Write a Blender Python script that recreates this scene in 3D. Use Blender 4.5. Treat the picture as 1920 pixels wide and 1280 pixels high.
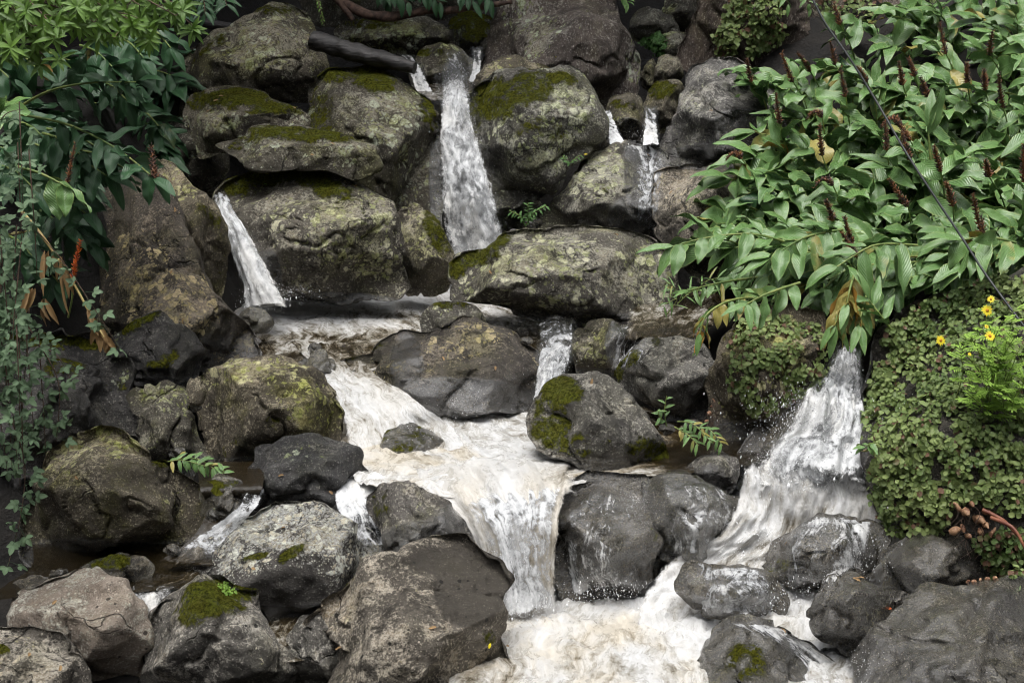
import bpy, math, random
import numpy as np
from mathutils import Vector
from mathutils.bvhtree import BVHTree

for o in list(bpy.data.objects):
    bpy.data.objects.remove(o)
SC = bpy.context.scene
COL = SC.collection
R = math.radians
# ------------------------------------------------------------------ camera
CZ = 3.0
PITCH = R(-10)
FPX = 1920 * 50 / 36.0
cam_d = bpy.data.cameras.new("camera")
cam_d.lens = 50
cam_d.sensor_width = 36
cam_d.clip_end = 500
cam_o = bpy.data.objects.new("camera", cam_d)
COL.objects.link(cam_o)
cam_o.location = (0, 0, CZ)
cam_o.rotation_euler = (R(90) + PITCH, 0, 0)
SC.camera = cam_o
# ------------------------------------------------------------------ sky, sun, exposure
SUN_EL, SUN_AZ = R(76), R(200)      # soft high light from above and a little behind the camera
wd = bpy.data.worlds.new("World")
SC.world = wd
wd.use_nodes = True
wn = wd.node_tree
sky = wn.nodes.new("ShaderNodeTexSky")
sky.sky_type = 'NISHITA'
sky.sun_disc = False
sky.sun_elevation = SUN_EL
sky.sun_rotation = SUN_AZ
sky.dust_density = 4.0
hs = wn.nodes.new("ShaderNodeHueSaturation")     # overcast: the blue mostly greyed out
hs.inputs["Saturation"].default_value = 0.3
bg = wn.nodes["Background"]
bg.inputs["Strength"].default_value = 0.092
wn.links.new(sky.outputs[0], hs.inputs["Color"])
wn.links.new(hs.outputs[0], bg.inputs["Color"])
sun_d = bpy.data.lights.new("sun", 'SUN')
sun_d.energy = 1.5
sun_d.angle = R(45)
sun_d.color = (1.0, 0.985, 0.965)
sun_o = bpy.data.objects.new("sun", sun_d)
COL.objects.link(sun_o)
sd = Vector((math.sin(SUN_AZ) * math.cos(SUN_EL), math.cos(SUN_AZ) * math.cos(SUN_EL), math.sin(SUN_EL)))
sun_o.rotation_euler = (-sd).to_track_quat('-Z', 'Y').to_euler()
vs = SC.view_settings
vs.view_transform = 'Standard'
vs.look = 'None'
vs.gamma = 1
vs.exposure = 0.97
SC.cycles.filter_width = 1.1
SC.cycles.max_bounces = 4
SC.cycles.diffuse_bounces = 2
SC.cycles.glossy_bounces = 2
SC.cycles.transmission_bounces = 2
SC.cycles.transparent_max_bounces = 12
SC.cycles.use_adaptive_sampling = True
SC.cycles.adaptive_threshold = 0.035
SC.cycles.adaptive_min_samples = 24

# ------------------------------------------------------------------ pixel <-> world
CPI, SPI = math.cos(PITCH), math.sin(PITCH)

def kdir(u, v):
    """direction of a photo pixel, scaled so that its world Y is 1"""
    a = (np.asarray(u, float) - 960) / FPX
    b = (640 - np.asarray(v, float)) / FPX
    y = CPI - b * SPI
    z = SPI + b * CPI
    return a / y, z / y

def at(u, v, Y):
    k, s = kdir(u, v)
    return np.stack([k * Y, np.broadcast_to(np.asarray(Y, float), np.shape(k)), CZ + s * Y], -1)

def at_z(u, v, z):
    k, s = kdir(u, v)
    Y = (z - CZ) / s
    return np.stack([k * Y, Y, CZ + s * Y], -1)

def to_px(P):
    x, y, z = P[..., 0], P[..., 1], P[..., 2] - CZ
    f = y * CPI + z * SPI
    up = -y * SPI + z * CPI
    return 960 + FPX * x / f, 640 - FPX * up / f

# ------------------------------------------------------------------ noise
_G = np.array([[1,1,0],[-1,1,0],[1,-1,0],[-1,-1,0],[1,0,1],[-1,0,1],[1,0,-1],[-1,0,-1],
               [0,1,1],[0,-1,1],[0,1,-1],[0,-1,-1],[1,1,0],[-1,1,0],[0,-1,1],[0,-1,-1]], float)
_PERM = np.random.RandomState(7).permutation(256)
_PERM = np.concatenate([_PERM, _PERM, _PERM])

def perlin(P, seed=0):
    P = np.asarray(P, float) + seed * 17.31
    i = np.floor(P).astype(int)
    f = P - i
    i &= 255
    w = f * f * f * (f * (f * 6 - 15) + 10)
    out = 0
    for dx in (0, 1):
        wx = w[:, 0] if dx else 1 - w[:, 0]
        for dy in (0, 1):
            wy = w[:, 1] if dy else 1 - w[:, 1]
            for dz in (0, 1):
                wz = w[:, 2] if dz else 1 - w[:, 2]
                h = _PERM[_PERM[_PERM[i[:, 0] + dx] + i[:, 1] + dy] + i[:, 2] + dz] & 15
                g = _G[h]
                d = (g[:, 0] * (f[:, 0] - dx) + g[:, 1] * (f[:, 1] - dy) + g[:, 2] * (f[:, 2] - dz))
                out = out + wx * wy * wz * d
    return out

def fbm(P, octv=4, seed=0, gain=0.5, lac=2.03):
    s, a, f = 0, 1.0, 1.0
    for k in range(octv):
        s = s + a * perlin(P * f, seed + k)
        a *= gain
        f *= lac
    return s

def ridged(P, octv=3, seed=0):
    s, a, f = 0, 1.0, 1.0
    for k in range(octv):
        s = s + a * (1 - 2.2 * np.abs(perlin(P * f, seed + k)))
        a *= 0.5
        f *= 2.1
    return s

def sstep(a, b, x):
    t = np.clip((x - a) / (b - a), 0, 1)
    return t * t * (3 - 2 * t)

# ------------------------------------------------------------------ objects
def tag(o, label=None, cat=None, group=None, kind=None):
    for k, v in (("label", label), ("category", cat), ("group", group), ("kind", kind)):
        if v:
            o[k] = v
    return o

def link(name, me, mat=None, parent=None):
    o = bpy.data.objects.new(name, me)
    COL.objects.link(o)
    if mat is not None:
        for m in (mat if isinstance(mat, (list, tuple)) else [mat]):
            me.materials.append(m)
    if parent is not None:
        o.parent = parent
        o.matrix_parent_inverse = parent.matrix_basis.inverted()
    return o

def empty(name, loc):
    o = bpy.data.objects.new(name, None)
    COL.objects.link(o)
    o.location = [float(c) for c in loc]
    o.empty_display_size = 0.1
    return o

def mesh_np(name, V, F, attrs=None, uv=None, smooth=True):
    """V (n,3); F (m,4) or (m,3) or list of both"""
    me = bpy.data.meshes.new(name)
    Fs = F if isinstance(F, list) else [F]
    Fs = [f for f in Fs if len(f)]
    nl = sum(f.size for f in Fs)
    npoly = sum(len(f) for f in Fs)
    me.vertices.add(len(V))
    me.vertices.foreach_set("co", np.ascontiguousarray(V, dtype=np.float32).ravel())
    me.loops.add(nl)
    li = np.concatenate([f.ravel() for f in Fs]).astype(np.int32)
    me.loops.foreach_set("vertex_index", li)
    me.polygons.add(npoly)
    tot = np.concatenate([np.full(len(f), f.shape[1]) for f in Fs])
    st = np.concatenate([[0], np.cumsum(tot)[:-1]]).astype(np.int32)
    me.polygons.foreach_set("loop_start", st)
    me.polygons.foreach_set("use_smooth", np.full(npoly, smooth, dtype=bool))
    for k, a in (attrs or {}).items():
        at_ = me.attributes.new(k, 'FLOAT', 'POINT')
        at_.data.foreach_set("value", np.ascontiguousarray(a, dtype=np.float32))
    if uv is not None:
        l = me.uv_layers.new(name="flow")
        l.data.foreach_set("uv", np.ascontiguousarray(uv[li], dtype=np.float32).ravel())
    me.update(calc_edges=True)
    me.validate()
    return me

def grid_faces(nr, nc, wrap=False):
    r = np.arange(nr - 1)[:, None]
    c = np.arange(nc if wrap else nc - 1)[None, :]
    c2 = (c + 1) % nc
    return np.stack([r * nc + c, r * nc + c2, (r + 1) * nc + c2, (r + 1) * nc + c], -1).reshape(-1, 4)

class Acc:
    """collects pieces of one mesh"""
    def __init__(s):
        s.V, s.F4, s.F3, s.A, s.n = [], [], [], {}, 0
    def add(s, V, F, **attrs):
        V = np.asarray(V, float)
        F = np.asarray(F) + s.n
        (s.F4 if F.shape[1] == 4 else s.F3).append(F)
        s.V.append(V)
        for k, a in attrs.items():
            s.A.setdefault(k, []).append(np.broadcast_to(np.asarray(a, float), (len(V),)))
        s.n += len(V)
    def build(s, name, mat, parent=None, smooth=True):
        if not s.n:
            return None
        F = [np.concatenate(f) for f in (s.F4, s.F3) if f]
        me = mesh_np(name, np.concatenate(s.V), F, {k: np.concatenate(a) for k, a in s.A.items()}, smooth=smooth)
        return link(name, me, mat, parent)

def catmull(P, n, closed=False, k=1.0):
    """resample polyline P (m,d) to n points; k=0 straight, k=1 spline"""
    P = np.asarray(P, float)
    m = len(P)
    if closed:
        idx = lambda i: P[i % m]
        segs = m
    else:
        idx = lambda i: P[min(max(i, 0), m - 1)]
        segs = m - 1
    out = []
    t = np.linspace(0, 1, 17)[:-1][:, None]
    for i in range(segs):
        p0, p1, p2, p3 = idx(i - 1), idx(i), idx(i + 1), idx(i + 2)
        c = 0.5 * (2 * p1 + (p2 - p0) * t + (2 * p0 - 5 * p1 + 4 * p2 - p3) * t ** 2 + (3 * p1 - p0 - 3 * p2 + p3) * t ** 3)
        out.append(c * k + (p1 + (p2 - p1) * t) * (1 - k))
    out.append((P[0] if closed else P[-1])[None])
    Q = np.concatenate(out)
    d = np.concatenate([[0], np.cumsum(np.linalg.norm(np.diff(Q, axis=0), axis=1))])
    s = np.linspace(0, d[-1], n + 1)[:-1] if closed else np.linspace(0, d[-1], n)
    return np.stack([np.interp(s, d, Q[:, j]) for j in range(P.shape[1])], -1)

def tube(acc, pts, rad, ns=7, n=None, noise=0.0, seed=0, **attrs):
    pts = np.asarray(pts, float)
    n = n or max(6, len(pts) * 4)
    C = catmull(pts, n)
    rad = np.interp(np.linspace(0, 1, n), np.linspace(0, 1, len(np.atleast_1d(rad))), np.atleast_1d(rad))
    T = np.gradient(C, axis=0)
    T /= np.linalg.norm(T, axis=1)[:, None] + 1e-9
    ref = np.array([0, 0, 1.0]) if abs(T[:, 2]).mean() < 0.8 else np.array([1.0, 0, 0])
    A = np.cross(T, ref); A /= np.linalg.norm(A, axis=1)[:, None] + 1e-9
    B = np.cross(T, A)
    th = np.linspace(0, 2 * np.pi, ns, endpoint=False)
    V = C[:, None] + rad[:, None, None] * (np.cos(th)[None, :, None] * A[:, None] + np.sin(th)[None, :, None] * B[:, None])
    V = V.reshape(-1, 3)
    if noise:
        c = np.repeat(C, ns, 0)
        d = V - c
        V = c + d * (1 + noise * fbm(V * np.array([9, 9, 9]), 3, seed))[:, None]
    F = grid_faces(n, ns, True)
    acc.add(V, F, **attrs)
    # end caps
    for r0, c0 in ((0, C[0]), ((n - 1) * ns, C[-1])):
        ring = V[r0:r0 + ns]
        VV = np.concatenate([ring, c0[None]])
        i = np.arange(ns)
        acc.add(VV, np.stack([i, (i + 1) % ns, np.full(ns, ns)], -1), **attrs)

# ------------------------------------------------------------------ shader nodes
class Sh:
    def __init__(s, name):
        s.m = bpy.data.materials.new(name)
        s.m.use_nodes = True
        s.t = s.m.node_tree
        s.t.nodes.clear()
        s.out = s.t.nodes.new("ShaderNodeOutputMaterial")
    def put(s, sock, v):
        if v is None:
            return
        if isinstance(v, bpy.types.NodeSocket):
            s.t.links.new(v, sock)
        elif isinstance(v, (tuple, list)) and len(v) == 3 and sock.type == 'RGBA':
            sock.default_value = (*v, 1)
        else:
            sock.default_value = v
    def n(s, typ, ins=None, **props):
        nd = s.t.nodes.new("ShaderNode" + typ)
        for k, v in props.items():
            setattr(nd, k, v)
        for k, v in (ins or {}).items():
            s.put(nd.inputs[k], v)
        return nd
    def noise(s, vec, scale, detail=4, rough=0.55, dist=0.0):
        return s.n("TexNoise", {"Vector": vec, "Scale": scale, "Detail": detail, "Roughness": rough, "Distortion": dist}).outputs[0]
    def noisec(s, vec, scale, detail=2):
        return s.n("TexNoise", {"Vector": vec, "Scale": scale, "Detail": detail}).outputs[1]
    def vor(s, vec, scale, feat='F1', rnd=1.0):
        return s.n("TexVoronoi", {"Vector": vec, "Scale": scale, "Randomness": rnd}, feature=feat)
    def mr(s, v, a, b, c=0.0, d=1.0, smooth=True):
        nd = s.n("MapRange", None, interpolation_type='SMOOTHSTEP' if smooth else 'LINEAR')
        for k, x in (("Value", v), ("From Min", a), ("From Max", b), ("To Min", c), ("To Max", d)):
            s.put(nd.inputs[k], x)
        return nd.outputs[0]
    def ma(s, op, a, b=None, c=None, clamp=False):
        nd = s.n("Math", None, operation=op, use_clamp=clamp)
        for i, x in enumerate((a, b, c)):
            if x is not None:
                s.put(nd.inputs[i], x)
        return nd.outputs[0]
    def mul(s, *xs):
        r = xs[0]
        for x in xs[1:]:
            r = s.ma('MULTIPLY', r, x)
        return r
    def addv(s, a, b):
        return s.ma('ADD', a, b)
    def mix(s, f, a, b, blend='MIX'):
        nd = s.n("Mix", None, data_type='RGBA', blend_type=blend)
        s.put(nd.inputs[0], f); s.put(nd.inputs[6], a); s.put(nd.inputs[7], b)
        return nd.outputs[2]
    def mixf(s, f, a, b):
        nd = s.n("Mix", None, data_type='FLOAT')
        s.put(nd.inputs[0], f); s.put(nd.inputs[2], a); s.put(nd.inputs[3], b)
        return nd.outputs[0]
    def attr(s, name):
        return s.n("Attribute", None, attribute_name=name).outputs["Fac"]
    def vadd(s, a, b):
        nd = s.n("VectorMath", None, operation='ADD')
        s.put(nd.inputs[0], a); s.put(nd.inputs[1], b)
        return nd.outputs[0]
    def vmul(s, a, b):
        nd = s.n("VectorMath", None, operation='MULTIPLY')
        s.put(nd.inputs[0], a); s.put(nd.inputs[1], b)
        return nd.outputs[0]
    def bump(s, h, strength=0.5, dist=0.02, normal=None):
        nd = s.n("Bump", {"Height": h, "Strength": strength, "Distance": dist})
        if normal is not None:
            s.put(nd.inputs["Normal"], normal)
        return nd.outputs[0]
    def bsdf(s, color, rough=0.6, normal=None, **kw):
        ins = {"Base Color": color, "Roughness": rough}
        ins.update(kw)
        nd = s.n("BsdfPrincipled", ins)
        if normal is not None:
            s.put(nd.inputs["Normal"], normal)
        return nd.outputs[0]
    def done(s, shader):
        s.t.links.new(shader, s.out.inputs["Surface"])
        return s.m

def rock_material(name, c1, c2, crust=(0.27, 0.25, 0.19), crust_amt=0.5, lich=0.35, lcol=(0.36, 0.38, 0.28), dirt=0.6,
                  lcol2=(0.2, 0.22, 0.09), lsc=16.0, rough=0.75, wet=0.0, pits=0.5, stretch=(1, 1, 1), mossy=0.3):
    g = 1.0 if name == 'stone_pale' else 1.38
    c1, c2, crust, lcol, lcol2 = (tuple(min(.7, x * g) for x in q) for q in (c1, c2, crust, lcol, lcol2))
    gy = lambda q: tuple(0.68 * x + 0.32 * (0.3 * q[0] + 0.6 * q[1] + 0.1 * q[2]) for x in q)
    if name not in ('stone_pale', 'stone_wet'):
        c1, c2, crust = gy(c1), gy(c2), gy(crust)
    s = Sh(name)
    geo = s.n("NewGeometry")
    pos = geo.outputs["Position"]
    rnd = s.n("ObjectInfo").outputs["Random"]
    off = s.n("CombineXYZ", {"X": s.mul(rnd, 37.0), "Y": s.mul(rnd, 11.0), "Z": s.mul(rnd, 23.0)}).outputs[0]
    p = s.vmul(s.vadd(pos, off), stretch)
    nz = s.n("SeparateXYZ", {"Vector": geo.outputs["Normal"]}).outputs["Z"]
    moss_a, wet_a, lich_a = s.attr("moss"), s.attr("wet"), s.attr("lich")
    n_big = s.noise(p, 2.1, 6, 0.62, 0.4)
    n_mid = s.noise(p, 10.0, 8, 0.7)
    n_fine = s.noise(p, 60.0, 5, 0.75)
    n_grain = s.noise(p, 170.0, 2, 0.6)
    col = s.mix(s.mr(s.addv(s.mul(n_big, 0.6), s.mul(n_mid, 0.4)), 0.42, 0.58), c1, c2)
    # broad fractal islands of pale mineral crust, with ragged outlines
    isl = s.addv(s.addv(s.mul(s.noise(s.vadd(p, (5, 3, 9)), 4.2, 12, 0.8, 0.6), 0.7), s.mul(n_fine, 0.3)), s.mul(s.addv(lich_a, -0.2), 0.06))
    isl = s.addv(isl, s.mul(s.addv(nz, -0.3), 0.035))  # crust weighted to up-facing sides, so stone tops come out paler
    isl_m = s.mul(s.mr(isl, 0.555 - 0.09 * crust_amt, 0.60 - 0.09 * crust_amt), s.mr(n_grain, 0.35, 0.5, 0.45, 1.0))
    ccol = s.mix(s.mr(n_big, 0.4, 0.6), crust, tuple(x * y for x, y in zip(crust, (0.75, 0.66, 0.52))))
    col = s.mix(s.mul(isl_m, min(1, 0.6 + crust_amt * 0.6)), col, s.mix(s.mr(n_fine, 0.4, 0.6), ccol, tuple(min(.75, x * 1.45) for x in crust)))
    # pale crystals and dark grains
    col = s.mix(s.mul(s.mr(n_fine, 0.55, 0.63), 0.55), col, tuple(min(1, x * 1.25) for x in crust))
    col = s.mix(s.mul(s.mr(n_grain, 0.52, 0.66), 0.6), col, tuple(x * 0.3 for x in c1))
    v3 = s.vor(p, 85.0)
    rgb3 = s.n("SeparateColor", {"Color": v3.outputs["Color"]}).outputs
    dot = s.mul(s.ma('LESS_THAN', v3.outputs["Distance"], s.mr(rgb3[0], 0.45, 1.0, 0.0, 0.42, False)), s.mr(n_big, 0.35, 0.55, 0.35, 1.0))
    col = s.mix(s.mul(dot, 0.8), col, s.mix(rgb3[1], tuple(min(1, x * 1.5) for x in crust), tuple(x * 0.8 for x in crust)))
    dot2 = s.ma('LESS_THAN', v3.outputs["Distance"], s.mr(rgb3[2], 0.6, 1.0, 0.0, 0.4, False))
    col = s.mix(s.mul(dot2, 0.55), col, tuple(x * 0.25 for x in c1))
    # near black weathering stains
    st = s.mr(s.noise(s.vadd(p, (2.2, 7.1, 1.3)), 3.4, 9, 0.72, 0.5), 0.5, 0.61)
    col = s.mix(s.mul(st, dirt), col, tuple(x * 0.38 for x in c1))
    # lichen discs in clusters
    warp = s.vadd(p, s.vmul(s.vadd(s.noisec(p, 17.0, 4), (-0.5, -0.5, -0.5)), (0.085, 0.085, 0.085)))
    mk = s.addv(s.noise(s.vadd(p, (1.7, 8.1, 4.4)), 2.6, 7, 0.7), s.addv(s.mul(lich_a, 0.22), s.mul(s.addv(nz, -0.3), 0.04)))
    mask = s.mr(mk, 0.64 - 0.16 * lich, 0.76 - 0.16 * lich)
    v1 = s.vor(warp, lsc)
    rgb1 = s.n("SeparateColor", {"Color": v1.outputs["Color"]}).outputs
    sp1 = s.mr(s.addv(s.addv(v1.outputs["Distance"], s.mul(s.addv(n_fine, -0.5), 0.5)), s.mul(s.mr(rgb1[0], 0.0, 1.0, 0.0, 0.62, False), s.mul(mask, -1.0))), 0.02, -0.04)
    v2 = s.vor(s.vadd(warp, (0.3, 0.1, 0.7)), lsc * 2.6)
    rgb2 = s.n("SeparateColor", {"Color": v2.outputs["Color"]}).outputs
    mask2 = s.mr(mk, 0.58 - 0.16 * lich, 0.78 - 0.16 * lich)
    sp2 = s.mr(s.addv(s.addv(v2.outputs["Distance"], s.mul(s.addv(n_fine, -0.5), 0.5)), s.mul(s.mr(rgb2[1], 0.2, 1.0, 0.0, 0.7, False), s.mul(mask2, -1.0))), 0.02, -0.04)
    lc = s.mix(s.mr(rgb1[2], 0.45, 0.6), lcol, lcol2)
    lc2 = s.mix(s.mr(rgb2[2], 0.5, 0.6), lcol2, lcol)
    lc = s.mix(s.mr(n_fine, 0.42, 0.66), lc, tuple(min(1, x * 1.4) for x in lcol))
    tex = s.mr(s.addv(s.mul(n_mid, 0.5), s.mul(n_fine, 0.5)), 0.4, 0.52, 0.2, 1.0)
    l1, l2 = s.mul(sp1, tex), s.mul(sp2, tex, 0.85)
    col = s.mix(l2, col, lc2)
    col = s.mix(l1, col, lc)
    l_amt = s.ma('MAXIMUM', l1, l2)
    col = s.mix(s.mr(s.addv(lich_a, s.mul(s.addv(n_mid, -0.5), 0.6)), -0.3, -0.6, 0.0, 0.8), col, s.mix(n_grain, tuple(x * 0.35 for x in c1), tuple(x * 0.9 for x in c1)))   # faces of bare darker stone
    # every stone its own hue, and a few dark fractures
    col = s.mix(1.0, col, s.mix(s.ma('FRACT', s.mul(rnd, 7.31)), (1.05, 1.0, 0.92), (0.95, 0.99, 1.02)), 'MULTIPLY')
    pw = s.vadd(p, s.vmul(s.vadd(s.noisec(p, 3.0, 4), (-0.5, -0.5, -0.5)), (0.5, 0.5, 0.5)))
    ve = s.n("TexVoronoi", {"Vector": s.vmul(pw, (1.0, 1.0, 1.9)), "Scale": 1.3}, feature='DISTANCE_TO_EDGE').outputs["Distance"]
    crack = s.mul(s.mr(s.addv(ve, s.mul(s.addv(n_mid, -0.5), 0.02)), 0.0, 0.013, 1.0, 0.0), s.mr(s.noise(s.vadd(p, (4.4, 0.3, 8.8)), 1.9, 3), 0.53, 0.62), 0.7)
    col = s.mix(s.mul(crack, 0.85), col, tuple(x * 0.15 for x in c1))
    # pits
    vp = s.vor(p, 24.0)
    pit = s.mul(s.ma('LESS_THAN', vp.outputs["Distance"], s.mr(s.n("SeparateColor", {"Color": vp.outputs["Color"]}).outputs[0], 0.72, 1.0, 0.0, 0.28, False)), pits)
    col = s.mix(pit, col, tuple(x * 0.2 for x in c1))
    # faint olive film of algae
    alg = s.mul(s.mr(s.noise(s.vadd(p, (9.9, 3.1, 6.2)), 2.8, 8, 0.7), 0.47, 0.62), mossy)
    col = s.mix(alg, col, s.mix(1.0, col, (0.62, 0.68, 0.22), 'MULTIPLY'))
    # water film darkens and polishes the stone
    w = s.ma('MAXIMUM', s.mr(s.addv(wet_a, s.mul(s.addv(n_big, -0.5), 1.2)), 0.3, 0.6), wet)
    colw = s.mix(w, col, s.mix(1.0, col, (0.34, 0.335, 0.32), 'MULTIPLY'))
    # moss: thick where its patch is dense, thinning to a film at ragged borders
    mm = s.addv(s.addv(s.mul(moss_a, 0.85), s.mul(s.addv(n_mid, -0.5), 3.6)), s.mul(s.addv(nz, -0.3), 0.4))
    mm = s.addv(mm, s.mul(s.addv(n_fine, -0.5), 1.0))
    moss = s.mul(s.mr(mm, 0.36, 0.8), s.mr(moss_a, 0.0, 0.25))
    mc = s.mix(s.mr(n_fine, 0.36, 0.62), (0.045, 0.055, 0.007), (0.21, 0.235, 0.025))
    mc = s.mix(s.mr(n_mid, 0.4, 0.6), mc, s.mix(1.0, mc, (0.8, 0.72, 0.6), 'MULTIPLY'))
    colf = s.mix(s.mul(moss, 0.95), colw, mc)
    h = s.addv(s.mul(n_mid, 1.0), s.addv(s.mul(n_fine, 0.42), s.mul(n_grain, 0.12)))
    h = s.addv(h, s.addv(s.addv(s.mul(l_amt, 0.08), s.mul(isl_m, 0.07)), s.addv(s.mul(pit, -0.6), s.mul(crack, -1.1))))
    h = s.addv(h, s.mul(moss, s.addv(0.25, s.mul(n_fine, 1.5))))
    nrm = s.bump(s.mul(h, s.mr(w, 0.0, 1.0, 1.0, 0.7, False)), 1.0, 0.045)
    cnrm = s.bump(s.addv(n_mid, s.mul(n_fine, 0.7)), 0.4, 0.02)
    ro = s.mixf(moss, s.mixf(w, rough, s.mr(n_mid, 0.35, 0.65, 0.08, 0.22)), 0.95)
    spec = s.mixf(moss, s.mixf(w, 0.3, 1.0), 0.05)
    return s.done(s.bsdf(colf, ro, nrm, **{"Specular IOR Level": spec, "Coat Weight": s.mul(w, s.mr(moss, 0.0, 1.0, 0.9, 0.0)), "Coat Roughness": 0.07, "Coat Normal": cnrm}))
# ------------------------------------------------------------------ stone materials
M = {}
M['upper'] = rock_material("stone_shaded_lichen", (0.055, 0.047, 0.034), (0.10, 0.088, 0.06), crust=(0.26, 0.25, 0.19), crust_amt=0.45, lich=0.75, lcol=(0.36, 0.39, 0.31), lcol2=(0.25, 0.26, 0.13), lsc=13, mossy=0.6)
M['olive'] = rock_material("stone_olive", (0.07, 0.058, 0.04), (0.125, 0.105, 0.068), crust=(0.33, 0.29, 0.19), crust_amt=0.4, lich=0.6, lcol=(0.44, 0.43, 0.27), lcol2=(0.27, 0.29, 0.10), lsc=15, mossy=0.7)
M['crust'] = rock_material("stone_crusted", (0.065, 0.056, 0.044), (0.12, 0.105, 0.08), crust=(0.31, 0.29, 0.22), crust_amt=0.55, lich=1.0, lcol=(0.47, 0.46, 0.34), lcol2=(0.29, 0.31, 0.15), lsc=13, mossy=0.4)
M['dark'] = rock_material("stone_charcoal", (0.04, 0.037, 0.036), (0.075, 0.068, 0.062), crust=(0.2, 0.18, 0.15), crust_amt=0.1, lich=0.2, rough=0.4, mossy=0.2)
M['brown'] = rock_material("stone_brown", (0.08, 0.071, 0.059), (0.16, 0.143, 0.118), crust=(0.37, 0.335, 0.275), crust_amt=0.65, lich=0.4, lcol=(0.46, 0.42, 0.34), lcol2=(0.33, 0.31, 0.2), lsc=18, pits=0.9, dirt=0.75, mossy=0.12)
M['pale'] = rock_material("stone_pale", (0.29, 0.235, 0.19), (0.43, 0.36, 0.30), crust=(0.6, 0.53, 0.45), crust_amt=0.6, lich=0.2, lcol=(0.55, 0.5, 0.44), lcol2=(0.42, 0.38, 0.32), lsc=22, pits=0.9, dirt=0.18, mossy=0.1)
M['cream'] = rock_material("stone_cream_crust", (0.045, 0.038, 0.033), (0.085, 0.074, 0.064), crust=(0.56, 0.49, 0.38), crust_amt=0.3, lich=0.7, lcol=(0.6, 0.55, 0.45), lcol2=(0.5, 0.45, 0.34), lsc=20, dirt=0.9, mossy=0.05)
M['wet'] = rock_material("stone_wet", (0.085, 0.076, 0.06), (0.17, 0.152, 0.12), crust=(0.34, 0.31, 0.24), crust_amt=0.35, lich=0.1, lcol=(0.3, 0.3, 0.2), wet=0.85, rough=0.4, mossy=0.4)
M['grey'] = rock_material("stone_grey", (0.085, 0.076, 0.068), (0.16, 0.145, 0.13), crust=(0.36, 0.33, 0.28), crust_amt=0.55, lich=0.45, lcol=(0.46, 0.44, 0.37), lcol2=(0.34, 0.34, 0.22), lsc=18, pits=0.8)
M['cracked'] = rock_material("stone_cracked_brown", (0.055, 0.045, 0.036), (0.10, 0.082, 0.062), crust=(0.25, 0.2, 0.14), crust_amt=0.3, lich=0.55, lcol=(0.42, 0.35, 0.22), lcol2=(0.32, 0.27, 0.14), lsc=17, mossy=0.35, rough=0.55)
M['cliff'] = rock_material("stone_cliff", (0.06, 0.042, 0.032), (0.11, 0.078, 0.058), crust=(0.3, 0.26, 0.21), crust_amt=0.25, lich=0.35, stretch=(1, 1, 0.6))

BV, BF, BN = [], [], 0
ROCK_FRONT = {}

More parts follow.
